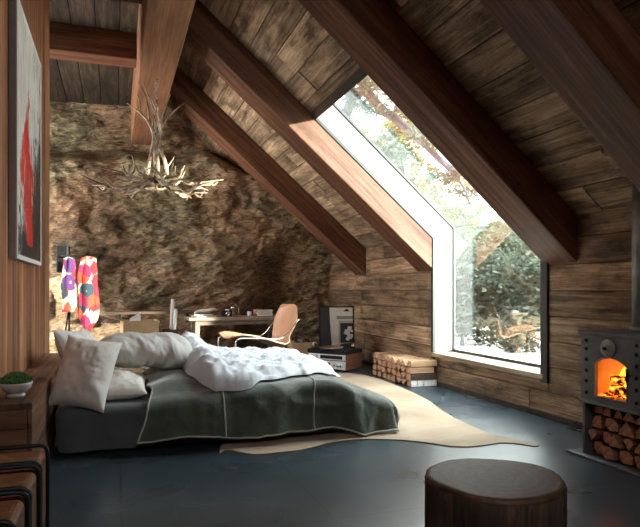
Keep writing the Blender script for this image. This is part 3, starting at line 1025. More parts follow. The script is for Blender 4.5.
tag(o, 'white sheet of paper sticking up out of the cardboard box', 'paper')
bin_ = thing('paper_bin', 'narrow dark bin holding rolled papers beside the cardboard box', 'bin', (.62, 7.35, 0))
MB().lathe([(.0, 0), (.085, 0), (.10, .62), (.094, .62), (.08, .01), (0, .01)], seg=24).build('body', MT['shelf'], bin_)
for nm, lb, a, b_, r, mt in (
        ('paper_roll', 'tallest pinkish paper roll in the dark bin behind the bed', (-.02, .0, .03), (.035, .01, .98), .021, 'pinkpaper'),
        ('paper_roll', 'white paper roll beside the tall pinkish one in the bin', (.03, -.03, .03), (.06, -.015, .86), .018, 'paper'),
        ('cardboard_tube', 'thin ochre tube leaning out of the dark bin', (.0, .03, .03), (.085, .02, .84), .012, 'kraft')):
    o = MB().tube([a, b_], r, 14).build(nm, MT[mt]); o.location = (.62, 7.35, 0)
    tag(o, lb, 'roll', 'rolls in the bin behind the bed')

# ================================================================== desk and the things on it
DX0, DX1, DY0, DY1, DZ = .96, 2.34, 8.36, 8.96, .705
desk = thing('desk', 'pale wooden desk in front of the rock wall', 'desk', ((DX0 + DX1) / 2, (DY0 + DY1) / 2, 0))
wloc(MB().box(DX0, DX1, DY0, DY1, DZ - .045, DZ), desk).build('tabletop', MT['desk'], desk, bevel=.005)
for x in (DX0 + .09, DX1 - .14):
    for y in (DY0 + .04, DY1 - .10):
        wloc(MB().box(x, x + .06, y, y + .06, 0, DZ - .046), desk).build('leg', MT['desk'], desk, bevel=.004)
for y in (DY0 + .055, DY1 - .085):
    wloc(MB().box(DX0 + .151, DX1 - .141, y, y + .03, DZ - .11, DZ - .046), desk).build('rail', MT['desk'], desk)
sh = thing('wall_shelf', 'thin dark shelf along the rock wall left of the desk', 'shelf', (.5, 9.0, .76))
MB().box(-.62, .68, -.12, .22, -.02, .02).build('board', MT['shelf'], sh, bevel=.003)
for x in (-.45, .5):
    MB().box(x, x + .03, -.05, .20, -.14, -.021).build('bracket', MT['black_metal'], sh)

def book(w, d, h, loc, rz, cov, label, group):
    b_ = thing('book', label, 'book', loc, rz, group)
    mb = MB(); mb.box(-w / 2, w / 2, -d / 2, d / 2, 0, .003).box(-w / 2, w / 2, -d / 2, d / 2, h - .003, h).box(-w / 2, -w / 2 + .003, -d / 2, d / 2, .003, h - .003)
    mb.build('cover', cov, b_)
    MB().box(-w / 2 + .003, w / 2 - .006, -d / 2 + .005, d / 2 - .005, .003, h - .003).build('pages', MT['paper'], b_)
    return b_
cv = {k: plain('cover_' + k, c, .5, 0, .06) for k, c in dict(rust=(.42, .14, .07), pink=(.55, .28, .20), brown=(.22, .10, .06), cream=(.62, .55, .44), grey=(.25, .25, .25), black=(.02, .02, .022)).items()}
z = DZ
for c, h, w, l in (('rust', .032, .25, 'rust-covered book at the bottom of the stack on the desk'), ('cream', .026, .23, 'cream book in the middle of the stack on the desk'), ('pink', .034, .24, 'pinkish book on top of the stack on the desk')):
    book(w, .18, h, (2.06, 8.62, z), .1 + h, cv[c], l, 'books stacked on the desk'); z += h + .0005
book(.30, .22, .02, (1.20, 8.60, DZ), .25, cv['cream'], 'cream book lying flat at the end of the desk', 'books on the desk end')
book(.26, .19, .022, (1.19, 8.61, DZ + .0205), -.1, cv['grey'], 'grey book lying on the flat cream one', 'books on the desk end')
MT['bone'] = plain('bone', (.66, .60, .50), .5, 0, .1)
# animal horn / driftwood piece at the top
o = MB().tube(cmr([(-.13, 0, .022), (-.05, .02, .05), (.05, 0, .055), (.14, -.02, .075), (.2, -.01, .06)], 6), [.006 + .018 * math.sin(PI * min(1, (i + 3) / 27)) for i in range(25)], 10).build('driftwood', MT['bone'])
o.location = (1.19, 8.60, DZ + .0315); tag(o, 'pale piece of driftwood lying on the books at the desk end', 'driftwood')
# folding camera
cm_ = thing('camera', 'old black camera with a silver lens standing on the desk', 'camera', (1.52, 8.62, DZ), .2)
MB().box(-.075, .075, -.03, .03, 0, .085).build('body', MT['rubber'], cm_, bevel=.008)
mb = MB(); mb.lathe([(0, .0), (.034, .0), (.034, .03), (.028, .045), (.02, .045), (.018, .03), (0, .03)], seg=24)
mb.v = [(p[0], -.031 - p[2], p[1] + .042) for p in mb.v]; mb.build('lens', MT['chrome'], cm_)
MB().box(-.03, .03, -.02, .02, .086, .105).build('viewfinder', MT['chrome'], cm_, bevel=.004)
# desk lamp, low
lp = thing('desk_lamp', 'small silver bent-arm lamp on the desk', 'lamp', (1.70, 8.66, DZ))
MB().lathe([(0, 0), (.055, 0), (.055, .012), (.012, .02), (0, .02)], seg=24).build('base', MT['chrome'], lp)
MB().tube(cmr([(0, 0, .015), (.01, 0, .10), (-.01, 0, .15), (-.05, -.01, .165), (-.08, -.02, .15)], 6), .006, 8).build('arm', MT['chrome'], lp)
mb = MB(); mb.lathe([(.012, .0), (.03, -.02), (.038, -.05), (.035, -.05), (.026, -.02), (.01, -.003)], seg=20); mb.v = [(p[0] - .085, p[1] - .02, p[2] + .155) for p in mb.v]
mb.build('lamp_shade', MT['chrome'], lp)
jar = thing('glass_jar', 'small pale jar with a dark lid on the desk between lamp and books', 'jar', (1.85, 8.60, DZ))
MB().lathe([(0, 0), (.03, 0), (.032, .01), (.032, .06), (.026, .07), (0, .07)], seg=20).build('body', MT['ceramic'], jar)
MB().lathe([(0, .0705), (.027, .0705), (.027, .088), (0, .088)], seg=20).build('lid', MT['rubber'], jar)

# ================================================================== leather sling chair
chair = thing('lounge_chair', 'tan leather sling chair with a thin chrome frame in front of the desk', 'chair', (1.92, 7.70, 0), math.radians(190))
# local: +x is the way the sitter looks, y across
CW = .60
prof = cmr([(.60, 0, .475), (.50, 0, .490), (.34, 0, .468), (.14, 0, .415), (-.02, 0, .365), (-.115, 0, .352), (-.185, 0, .395), (-.245, 0, .50), (-.29, 0, .62), (-.325, 0, .74), (-.35, 0, .84), (-.362, 0, .895)], 6)
npf = len(prof)
def wid(t):   # half width along the sling
    return .325 * lerp_tab([(0, .80), (.08, .92), (.40, .98), (.52, .86), (.60, .80), (.78, 1.05), (.90, .86), (1, .60)], t)
def sling(u, v):
    i = v * (npf - 1); k = int(min(i, npf - 2)); p = prof[k].lerp(prof[k + 1], i - k)
    a = 2 * u - 1
    curl = .05 * abs(a) ** 2.2
    t = v
    nx = sstep(.5, .65, t)
    return p.x + curl * nx * 1.5, a * wid(t), p.z + curl * (1 - nx)
mb = MB(); mb.grid(sling, 24, 66)
mb.build('sling', MT['hide'], chair, solid=.012)
for s in (-1, 1):
    mb = MB()
    pts = cmr([(-.30, s * .30, .008), (.10, s * .31, .010), (.50, s * .31, .012)], 4) + cmr([(.555, s * .31, .03), (.575, s * .31, .12), (.585, s * .31, .40), (.57, s * .31, .47), (.52, s * .31, .49)], 5) + cmr([(.30, s * .315, .485), (.02, s * .32, .465), (-.08, s * .325, .50), (-.18, s * .335, .60), (-.26, s * .34, .70), (-.30, s * .33, .71), (-.315, s * .30, .70)], 5)
    mb.tube(pts, .0095, 8)
    mb.build('frame', MT['chrome'], chair)
MB().tube([(-.30, -.30, .008), (-.30, .30, .008)], .0095, 8).build('stretcher', MT['chrome'], chair)
MB().tube([(.30, -.31, .467), (.30, .31, .467)], .006, 8).build('seat_bar', MT['chrome'], chair)

# ================================================================== records, hi-fi, framed print
rb = thing('record_box', 'small tan box of records on the floor between the chair and the turntable', 'box', (2.20, 8.10, 0), .0)
rb.location = (2.545, 8.32, 0)
mb = MB(); mb.box(-.17, .17, -.13, -.118, 0, .335).box(-.17, .17, .118, .13, 0, .335).box(-.17, -.158, -.118, .118, 0, .335).box(.158, .17, -.118, .118, 0, .335).box(-.17, .17, -.13, .13, 0, .01)
mb.build('crate', MT['card'], rb)
rec = [(.010, .035, 'rust'), (.0, .03, 'black'), (.02, .045, 'grey'), (-.01, .02, 'brown'), (.015, .05, 'black')]
for i, (t, hgt, c) in enumerate(rec):
    x = -.145 + .022 + i * .056
    o = MB().box(-.004, .004, -.11, .11, 0, .32 + hgt * .8).build('record_sleeve', cv[c]); o.location = (2.545 + x, 8.32, .0105); o.rotation_euler = (0, .04 if i % 2 else -.0, 0)
    tag(o, ['rust-red record sleeve at the end of the tan box', 'black record sleeve next to the rust-red one', 'grey record sleeve, tallest but one in the tan box', 'brown record sleeve, lowest in the tan box', 'black record sleeve at the turntable end of the tan box'][i], 'record', 'records in the tan box')
MT['alu'] = plain('brushed_aluminium', (.62, .61, .59), .35, .6, .05)
MT['veneer'] = wood('veneer', (.14, .055, .03), (.28, .12, .07), (.40, .2, .12), 'X', 12, .4, .1, .2, .0, .1, False)
HX, HY, HR = 2.90, 7.43, math.radians(38)
# local: the front faces -x, length along +y, depth along +x; origin at the near front corner
def hifi(name, label, cat, z0, h, L, D, face):
    t = thing(name, label, cat, (HX, HY, z0), HR)
    MB().box(.006, D, 0, L, 0, h).build('case', MT['veneer'], t, bevel=.004)
    MB().box(-.006, .005, .004, L - .004, .006, h - .006).build('front_panel', face, t, bevel=.002)
    return t
amp = hifi('amplifier', 'silver-fronted amplifier on the floor under the turntable', 'amplifier', .012, .125, .60, .44, MT['alu'])
for k in range(4):
    MB().box(.03 if k % 2 else .34, .07 if k % 2 else .38, 0.05 if k < 2 else .49, .11 if k < 2 else .55, -.012, 0).build('foot', MT['rubber'], amp)
for yk in (.07, .12, .17, .52):
    mb = MB(); mb.lathe([(0, 0), (.018, 0), (.016, .02), (0, .02)], seg=18); mb.v = [(-.006 - p[2], p[1] + yk, p[0] + .065) for p in mb.v]; mb.build('knob', MT['chrome'], amp)
MB().box(-.009, -.0065, .24, .46, .04, .095).build('dial_window', MT['rubber'], amp)
tun = hifi('radio_tuner', 'grey-fronted tuner between the amplifier and the turntable', 'tuner', .1375, .085, .60, .44, MT['alu'])
MB().box(-.009, -.0065, .05, .40, .02, .065).build('dial_window', MT['rubber'], tun)
for yk in (.46, .53):
    mb = MB(); mb.lathe([(0, 0), (.02, 0), (.018, .02), (0, .02)], seg=18); mb.v = [(-.006 - p[2], p[1] + yk, p[0] + .043) for p in mb.v]; mb.build('knob', MT['chrome'], tun)
tt = thing('turntable', 'wooden turntable with a dark platter and thin tonearm on top of the hi-fi', 'turntable', (HX, HY, .2235), HR)
MB().box(-.012, .43, -.012, .612, 0, .055).build('plinth', MT['rubber'], tt, bevel=.006)
mb = MB(); mb.lathe([(0, .056), (.165, .056), (.168, .066), (.168, .074), (.0, .074)], seg=40); mb.v = [(p[0] + .21, p[1] + .36, p[2]) for p in mb.v]; mb.build('platter', MT['alu'], tt)
mb = MB(); mb.lathe([(0, .0745), (.15, .0745), (.15, .078), (.0, .078)], seg=40); mb.v = [(p[0] + .21, p[1] + .36, p[2]) for p in mb.v]; mb.build('record', cv['rust'], tt)
mb = MB(); mb.lathe([(0, .056), (.03, .056), (.03, .10), (.02, .115), (0, .115)], seg=20); mb.v = [(p[0] + .37, p[1] + .10, p[2]) for p in mb.v]; mb.build('tonearm_base', MT['chrome'], tt)
MB().tube(cmr([(.37, .03, .125), (.37, .10, .125), (.35, .22, .12), (.28, .32, .098)], 5), .006, 8).build('tonearm', MT['chrome'], tt)
MB().tube([(.05, .56, .056), (.05, .56, .135)], .008, 8).build('post', MT['chrome'], tt)
MB().tube([(.05, .49, .135), (.05, .59, .135)], .008, 8).build('arm_rest', MT['chrome'], tt)

def flat(name, c, r=.35): return plain(name, c, r, 0, .06, 8)
pr = thing('framed_print', 'tall framed picture of a pale doorway leaning in the far corner', 'picture', (3.20, 8.56, .0), math.radians(-14))
pr.rotation_euler = (math.radians(-6), 0, math.radians(-14))
PW, PH = .54, .84
mb = MB()
mb.box(-PW / 2, PW / 2, 0, .02, 0, .02).box(-PW / 2, PW / 2, 0, .02, PH - .02, PH).box(-PW / 2, -PW / 2 + .02, 0, .02, .02, PH - .02).box(PW / 2 - .02, PW / 2, 0, .02, .02, PH - .02)
mb.build('frame', MT['rubber'], pr, bevel=.002)
mats = [flat('print_wall', (.86, .83, .75)), flat('print_dark', (.022, .03, .028)), flat('print_trim', (.34, .32, .28)), flat('print_flower', (.72, .74, .74)), flat('print_wall_shade', (.50, .47, .42))]
mb = MB()
mb.box(-PW / 2 + .02, PW / 2 - .02, .008, .018, .02, PH - .02, .5, 0)
def q(pts, mi, d): 
    mb.add([(a, .008 - d, b_) for a, b_ in pts], [tuple(range(len(pts)))], .5, mi)
cur = [(-.25, .02), (-.06, .02)] + [(-.06 - .03 * math.sin(t * 1.6) - .02 * t, .02 + .80 * t) for t in [i / 10 for i in range(1, 11)]] + [(-.25, .82)]
q(cur, 1, .0008)
q([(.0, .64), (.25, .64), (.25, .69), (.0, .69)], 2, .0008)
q([(.03, .02), (.25, .02), (.25, .62), (.03, .62)], 4, .0008)
q([(.055, .02), (.25, .02), (.25, .58), (.055, .58)], 1, .0012)
q([(.10, .76), (.20, .76), (.17, .80), (.15, .80)], 1, .0012)
for (a, b_, r) in ((.16, .44, .045), (.20, .50, .035), (.21, .38, .04), (.235, .46, .02), (.17, .34, .03)):
    q([(a + r * math.cos(2 * PI * i / 9) * (1 + .3 * (i % 2)), b_ + r * math.sin(2 * PI * i / 9) * (1.2 if i % 2 else .9)) for i in range(9)], 3, .0016 + r * .01)
mb.build('print', mats, pr)
#@@PART3
# ================================================================== firewood
MT['split'] = wood('split_wood', (.24, .12, .06), (.46, .27, .155), (.62, .42, .27), 'X', 12, .7, .3, .25, .0, .3)
MT['split_red'] = wood('seasoned_wood', (.11, .038, .016), (.26, .10, .045), (.42, .20, .10), 'X', 12, .75, .3, .3, .0, .3)
MT['bark'] = plain('bark', (.055, .036, .026), .9, 0, .5, 30, .6, 60)
def birch():
    m, n, b, out = new_mat('birch_bark')
    co = n.coords()
    a = n.noise(n.mapping(co, (30, 5, 5)), 1, 5, .7); f = n.noise(co, 40, 4)
    n.put(b.inputs['Base Color'], n.ramp(n.math('ADD', n.math('MULTIPLY', a, .7), n.math('MULTIPLY', f, .3)), [(.38, (.09, .08, .08)), (.47, (.62, .58, .56)), (.6, (.80, .77, .74))]))
    b.inputs['Roughness'].default_value = .8
    return m
MT['birch'] = birch()
MT['endgrain'] = plain('end_grain', (.44, .24, .145), .8, 0, .35, 22, .2)
MT['endgrain_red'] = plain('end_grain_red', (.46, .22, .12), .8, 0, .45, 26, .2)
def wedge(cy, cz, w, h, kind, rnd):
    """cross-section of a split log in (y, z)"""
    if kind == 0:   # point up
        p = [(-w * .5, -h * .5), (w * .5, -h * .5), (w * .42, -h * .15), (rnd.uniform(-.1, .1) * w, h * .52), (-w * .42, -h * .1)]
    elif kind == 1:  # point down, round back up
        p = [(rnd.uniform(-.1, .1) * w, -h * .5), (w * .42, h * .12), (w * .36, h * .36), (0, h * .5), (-w * .36, h * .36), (-w * .44, h * .1)]
    elif kind == 2:  # quarter
        p = [(-w * .45, -h * .48), (w * .46, -h * .45), (w * .40, h * .05), (w * .12, h * .42), (-w * .40, h * .48)]
    else:
        p = [(-w * .46, -h * .40), (w * .10, -h * .5), (w * .47, -h * .2), (w * .40, h * .40), (-w * .15, h * .48), (-w * .48, h * .15)]
    return [(cy + a * rnd.uniform(.92, 1.0), cz + b_ * rnd.uniform(.95, 1.0)) for a, b_ in p]
rr = random.Random(5)
LY0, LY1, LX0 = 6.00, 7.06, 3.115
ncol, nrow, ph = 8, 4, .0735
pw = (LY1 - LY0) / ncol
for r in range(nrow):
    for c in range(ncol):
        cy = LY0 + pw * (c + .5) + rr.uniform(-.004, .004); cz = .002 + ph * (r + .5)
        kind = 0 if r == nrow - 1 else rr.choice((0, 1, 2, 3, 1, 2))
        L = rr.uniform(.31, .335); x0 = LX0 + rr.uniform(0, .022)
        near = (c == 0)
        kk = kind if not near else 2
        poly = wedge(0, 0, pw * .97, ph * .985, kk, rr)
        mats = [MT['split'], MT['endgrain']]
        lb, grp = 'split log inside the firewood stack, below its top layer and behind its near face', 'split logs stacked by the window'
        if near:
            grp = 'logs at the near face of the firewood stack'
            if r == 0: mats = [MT['birch'], MT['endgrain']]; lb = 'birch log with white bark at the foot of the stack, nearest the window'; L = .325
            elif r == 1: mats = [MT['bark'], MT['endgrain']]; lb = 'dark-barked log lying just above the white birch log'
            elif r == 2: lb = 'pale split log two above the white birch log'; L = .30
            else: lb = 'pale split log on top of the stack, above the birch log'
        elif r == nrow - 1:
            lb, grp = 'split log in the top layer of the firewood stack, behind the nearest one', 'top layer of the firewood stack'
        o = MB().prism(poly, 0, L, 'X', rr.random(), 0, 1).build('firewood_log', mats, bevel=.003)
        o.location = (x0, cy, cz)
        tag(o, lb, 'log', grp)

# ================================================================== stove
SX0, SX1, SY0, SY1 = 2.93, 3.43, 2.70, 3.20
stv = thing('wood_stove', 'black steel wood stove with a glowing window and log store against the plank wall', 'stove', ((SX0 + SX1) / 2, (SY0 + SY1) / 2, 0))
S = lambda mb, nm, mt, **k: wloc(mb, stv).build(nm, mt, stv, **k)
S(MB().box(SX0 - .045, SX1 + .02, SY0 - .09, SY1 + .09, 0, .016), 'base_plate', MT['stove'], bevel=.003)
ZD, ZT = .355, .80
# log store: open to the room
mb = MB()
mb.box(SX0, SX1, SY1 - .022, SY1, .0165, ZD).box(SX0, SX1, SY0, SY0 + .022, .0165, ZD).box(SX1 - .012, SX1, SY0 + .023, SY1 - .023, .0165, ZD)
S(mb, 'log_store', MT['stove'], bevel=.003)
S(MB().box(SX0 - .022, SX1, SY0 - .006, SY1 + .006, ZD + .001, ZD + .022), 'ledge', MT['stove'], bevel=.004)
# firebox: four sides, back, top lining
mb = MB()
zb = ZD + .0225
mb.box(SX0 + .012, SX1, SY1 - .02, SY1, zb, ZT).box(SX0 + .012, SX1, SY0, SY0 + .02, zb, ZT).box(SX1 - .02, SX1, SY0 + .02, SY1 - .02, zb, ZT).box(SX0 + .012, SX1 - .02, SY0 + .02, SY1 - .02, ZT - .02, ZT)
S(mb, 'firebox', MT['stove'])
S(MB().box(SX0 - .02, SX1 + .01, SY0 - .02, SY1 + .02, ZT + .001, ZT + .026), 'top_plate', MT['stove'], bevel=.006)
# front plate with an arched opening
OY0, OY1, OZ0, OZ1, OZ2 = 2.822, 3.076, .415, .625, .672
def arch(n=14):
    pts = [(OY0, OZ0), (OY1, OZ0), (OY1, OZ1)]
    for i in range(1, n):
        t = i / n
        pts.append((OY1 + (OY0 - OY1) * t, OZ1 + (OZ2 - OZ1) * math.sin(PI * t) ** .8))
    pts.append((OY0, OZ1))
    return pts
bm = bmesh.new()
outer = [(SY0, zb), (SY1, zb), (SY1, ZT), (SY0, ZT)]
inner = arch()
vo = [bm.verts.new((SX0, a, b_)) for a, b_ in outer]; vi = [bm.verts.new((SX0, a, b_)) for a, b_ in inner]
eds = [bm.edges.new((vo[i], vo[(i + 1) % 4])) for i in range(4)] + [bm.edges.new((vi[i], vi[(i + 1) % len(vi)])) for i in range(len(vi))]
bmesh.ops.triangle_fill(bm, use_beauty=True, use_dissolve=False, edges=eds)
mb = MB(); bm.verts.index_update()
mb.add([tuple(v.co) for v in bm.verts], [tuple(v.index for v in f.verts) for f in bm.faces]); bm.free()
fp = S(mb, 'front_plate', MT['stove'], solid=.022)
fp.modifiers['solid'].offset = 0
# raised door rim round the opening
mb = MB(); mb.tube([(SX0 - .012, a, b_) for a, b_ in arch()], .0055, 6, closed=True)
S(mb, 'door_rim', MT['iron'])
def fglass():
    m, n, b, out = new_mat('stove_glass')
    n.t.nodes.remove(b)
    tr = n.node('ShaderNodeBsdfTransparent', {'Color': (1, .86, .62, 1)}); gl = n.node('ShaderNodeBsdfGlossy', {'Roughness': .05})
    mx = n.node('ShaderNodeMixShader', {0: .05}); n.put(mx.inputs[1], tr.outputs[0]); n.put(mx.inputs[2], gl.outputs[0])
    n.t.links.new(mx.outputs[0], out.inputs[0])
    return m
mb = MB(); mb.prism([(a, b_) for a, b_ in arch()], SX0 + .012, SX0 + .016, 'X', .5)
S(mb, 'door_window', fglass())
for i, z in enumerate((.425, .50, .57, .64, .71, .765)):
    for y in (SY1 - .048, SY0 + .052):
        mb = MB(); mb.lathe([(0, .013), (.006, .012), (.011, .006), (.012, 0)], seg=12); mb.v = [(SX0 - .0115 - p[2], y + p[0], z + p[1]) for p in mb.v]
        S(mb, 'rivet', MT['black_metal'])
mb = MB(); mb.lathe([(0, .030), (.008, .030), (.012, .022), (.02, .02), (.054, .016), (.058, .008), (.056, 0), (.0, 0)], seg=36); mb.v = [(SX0 - .0115 - p[2], 2.965 + p[0], .728 + p[1]) for p in mb.v]
S(mb, 'air_vent_dial', MT['iron'])
mb = MB(); mb.lathe([(0, .012), (.010, .012), (.012, 0)], seg=14); mb.v = [(SX0 - .0415 - p[2], 2.965 + p[0], .728 + p[1]) for p in mb.v]
S(mb, 'dial_knob', MT['black_metal'])
mb = MB(); mb.tube([(SX0 - .035, SY0 + .10, .54), (SX0 - .035, SY0 + .10, .62)], .008, 8); mb.tube([(SX0 - .01, SY0 + .10, .58), (SX0 - .035, SY0 + .10, .58)], .006, 8)
S(mb, 'door_handle', MT['black_metal'])
PX, PY = 3.22, 2.99
mb = MB(); mb.lathe([(.062, ZT + .027), (.062, 2.0)], (PX, PY, 0), 28); mb.lathe([(.074, ZT + .027), (.074, ZT + .05), (.064, ZT + .052)], (PX, PY, 0), 28)
S(mb, 'flue_pipe', MT['iron'])
# fire inside: bed of embers, burning logs, flames
m, n, b, out = new_mat('ember')
co = n.coords(); e = n.noise(co, 28, 6, .7)
b.inputs['Base Color'].default_value = (.02, .012, .01, 1); b.inputs['Roughness'].default_value = .9
n.put(b.inputs['Emission Color'], n.ramp(e, [(.5, (0, 0, 0)), (.56, (.9, .16, .02)), (.66, (1, .5, .1))])); b.inputs['Emission Strength'].default_value = 1.2
MT['ember'] = m
m, n, b, out = new_mat('flame')
n.t.nodes.remove(b)
co = n.coords(); x, y, z = n.sep(co)
nz = n.noise(n.mapping(co, (9, 9, 5)), 1, 4, .6, 1.0)
h = n.math('ADD', z, n.math('MULTIPLY', n.math('SUBTRACT', nz, .5), .55))
em = n.node('ShaderNodeEmission'); n.put(em.inputs['Color'], n.ramp(h, [(.30, (1, .62, .16)), (.52, (1, .42, .06)), (.70, (1, .17, .015))])); n.put(em.inputs['Strength'], n.ramp(h, [(.3, 1.0), (.8, .35)]))
em2 = n.math('MULTIPLY', n.ramp(h, [(.3, 1.0), (.8, .3)]), 2.2); n.put(em.inputs['Strength'], em2)
tr = n.node('ShaderNodeBsdfTransparent'); mx = n.node('ShaderNodeMixShader'); n.put(mx.inputs[0], n.ramp(nz, [(.32, .15), (.6, .9)])); n.put(mx.inputs[1], tr.outputs[0]); n.put(mx.inputs[2], em.outputs[0]); n.t.links.new(mx.outputs[0], out.inputs[0])
MT['flame'] = m
MT['brick'] = plain('firebrick', (.55, .36, .22), .9, 0, .25, 10, .3, 30)
mb = MB(); mb.box(SX1 - .06, SX1 - .021, SY0 + .022, SY1 - .022, zb, ZT - .022).box(SX0 + .06, SX1 - .06, SY0 + .022, SY0 + .05, zb, ZT - .022).box(SX0 + .06, SX1 - .06, SY1 - .05, SY1 - .022, zb, ZT - .022)
S(mb, 'firebrick_lining', MT['brick'], bevel=.003)
def heap(u, v):
    x = SX0 + .05 + .36 * u; y = SY0 + .055 + .39 * v
    return x, y, zb + .012 + .02 * (1 + fbm(x * 8, y * 8, 0, 1.6))
mb = MB(); mb.grid(heap, 40, 40); S(mb, 'ember_bed', MT['ember'])
rr = random.Random(9)
for i, (x, y, a, z, r) in enumerate(((SX0 + .10, 2.925, .15, .452, .034), (SX0 + .20, 2.97, -.3, .455, .036), (SX0 + .15, 2.93, .9, .523, .026))):
    o = MB().tube([(-.13 * math.sin(a + PI / 2), -.13 * math.cos(a + PI / 2), 0), (.13 * math.sin(a + PI / 2), .13 * math.cos(a + PI / 2), 0)] if i == 2 else [(0, -.12, 0), (.02 * i, .12, 0)], r, 9).build('burning_log', MT['ember'])
    o.location = (x, y, z); tag(o, ['charred log lying at the front of the stove fire', 'charred log lying behind the front one in the stove fire', 'thin charred log lying across the two others in the stove fire'][i], 'log', 'logs burning in the stove')
fires = []
mb = MB()
for i in range(13):
    fy = SY0 + .10 + .30 * rr.random(); fx = SX0 + .14 + .2 * rr.random(); H = rr.uniform(.14, .27); R = rr.uniform(.022, .042); ph_ = rr.random() * 6
    P = [Vector((fx + .015 * math.sin(t * 5 + ph_) * t, fy + .03 * math.sin(t * 4 + ph_) * t, .42 + H * t)) for t in [k / 12 for k in range(13)]]
    rad = [R * (math.sin(PI * min(1, (t * .8 + .2))) ** .8) * (1 - t * .55) + .0008 for t in [k / 12 for k in range(13)]]
    mb.tube(P, rad, 10)
# the flames leap together: one fire
S(mb, 'flame', MT['flame'])['kind'] = 'stuff'
# logs in the store
rr = random.Random(21)
rows = [(.018, .090, 4), (.109, .080, 5), (.190, .092, 4), (.283, .064, 5)]
k = 0
for ri, (z0, hh2, nc) in enumerate(rows):
    y0, y1 = SY0 + .026, SY1 - .026
    ws = [rr.uniform(.8, 1.2) for _ in range(nc)]; tot = sum(ws); yy = y0
    for ci, w_ in enumerate(ws):
        wd = (y1 - y0) * w_ / tot
        kind = rr.choice((0, 1, 2, 3)) if ri < 3 else rr.choice((0, 2))
        poly = wedge(0, 0, wd * .96, hh2 * .97, kind, rr)
        x0 = SX0 + .012 + rr.uniform(0, .05)
        o = MB().prism(poly, 0, .36, 'X', rr.random(), 0, 1).build('stove_log', [MT['split_red'], MT['endgrain_red']], bevel=.003)
        o.location = (x0, yy + wd / 2, z0 + hh2 / 2)
        lv = ['bottom', 'second', 'third', 'top'][ri]
        tag(o, f'reddish split log in the {lv} row of the log store under the stove', 'log', f'logs in the {lv} row under the stove')
        yy += wd

# ================================================================== hide rug
def floorpt(px, py):
    d = 600 * HC / (py - 289); r = (px - 320) / 600 * d
    return (r * math.cos(TH) + d * math.sin(TH), d * math.cos(TH) - r * math.sin(TH))
outl = [(220, 454), (228, 450.5), (254, 455), (280, 453), (304, 450), (332, 443), (358, 440), (383, 440), (405, 441), (428, 443.5), (448, 446.5), (467, 447.5), (484, 446), (501, 443.5), (518, 444.5), (535, 447), (537, 444.5), (512, 440), (490, 434), (466, 424), (445, 413), (430, 402), (417, 395), (404, 389), (389, 383), (374, 378), (358, 374.5), (340, 374), (324, 379), (322, 390), (300, 400), (270, 415), (240, 432), (222, 446)]
op = [Vector((*floorpt(*p), 0)) for p in outl]
op = cmr(op + [op[0]], 5)[:-1]
m, n, b, out = new_mat('cowhide')
co = n.coords(); a = n.noise(co, 1.6, 5, .6, .4); f = n.noise(n.mapping(co, (60, 160, 10)), 1, 3)
c = n.ramp(a, [(.35, (.28, .19, .11)), (.5, (.38, .275, .17)), (.65, (.47, .36, .235))])
n.put(b.inputs['Base Color'], n.mix(1.0, c, n.ramp(f, [(.3, .88), (.7, 1.1)]), 'MULTIPLY')); b.inputs['Roughness'].default_value = .85; b.inputs['Sheen Weight'].default_value = .3
n.put(b.inputs['Normal'], n.bump(f, .3, .006))
cx = sum(p.x for p in op) / len(op); cy = sum(p.y for p in op) / len(op)
o = MB().prism([(p.x - cx, p.y - cy) for p in op], .0005, .008, 'Z', .5).build('hide_rug', m, bevel=.003)
o.location = (cx, cy, 0)
tag(o, 'beige animal-hide rug with a wavy edge lying under the foot of the bed', 'rug')

# ================================================================== tree-stump stool
stump = thing('tree_stump', 'round dark tree-stump stool with bark in the foreground', 'stump', (1.34, 1.905, 0))
def stump_top():
    m, n, b, out = new_mat('stump_top')
    co = n.coords(); x, y, z = n.sep(co)
    wob = n.noise(co, 3.5, 4, .6)
    r = n.math('ADD', n.math('SQRT', n.math('ADD', n.math('MULTIPLY', x, x), n.math('MULTIPLY', y, y))), n.math('MULTIPLY', wob, .05))
    ring = n.noise(n.node('ShaderNodeCombineXYZ', {0: n.math('MULTIPLY', r, 110.0)}).outputs[0], 1.0, 3, .6)
    c = n.ramp(n.math('ADD', n.math('MULTIPLY', ring, .6), n.math('MULTIPLY', n.noise(co, 30, 6, .7), .4)), [(.35, (.028, .014, .008)), (.5, (.075, .038, .02)), (.65, (.15, .08, .042))])
    n.put(b.inputs['Base Color'], c); b.inputs['Roughness'].default_value = .6
    n.put(b.inputs['Normal'], n.bump(ring, .25, .004))
    return m
def swob(w, z): return 1 + .025 * math.sin(3 * w + 1) + .02 * math.sin(5 * w) + .018 * fbm(math.cos(w) * 9, math.sin(w) * 9, z * .6, 1.0, 4)
SR_ = .252
mb = MB(); mb.lathe([(0, .404), (.10, .404), (SR_ * .9, .403), (SR_ * .985, .400), (SR_ * .995, .388), (SR_ * .99, .37)], seg=120, wob=swob)
mb.build('cut_top', stump_top(), stump)
m, n, b, out = new_mat('stump_bark')
co = n.coords(); a = n.noise(n.mapping(co, (26, 26, 2.2)), 1, 7, .7, .5)
n.put(b.inputs['Base Color'], n.ramp(a, [(.36, (.010, .006, .004)), (.5, (.045, .024, .014)), (.66, (.12, .065, .036))])); b.inputs['Roughness'].default_value = .85
n.put(b.inputs['Normal'], n.bump(a, .9, .02))
mb = MB(); mb.lathe([(SR_ * 1.03, 0), (SR_ * 1.01, .1), (SR_ * 1.0, .2), (SR_ * 1.0, .33), (SR_ * 1.005, .381), (SR_ * .97, .386)], seg=160, wob=swob)
mb.build('bark', m, stump)

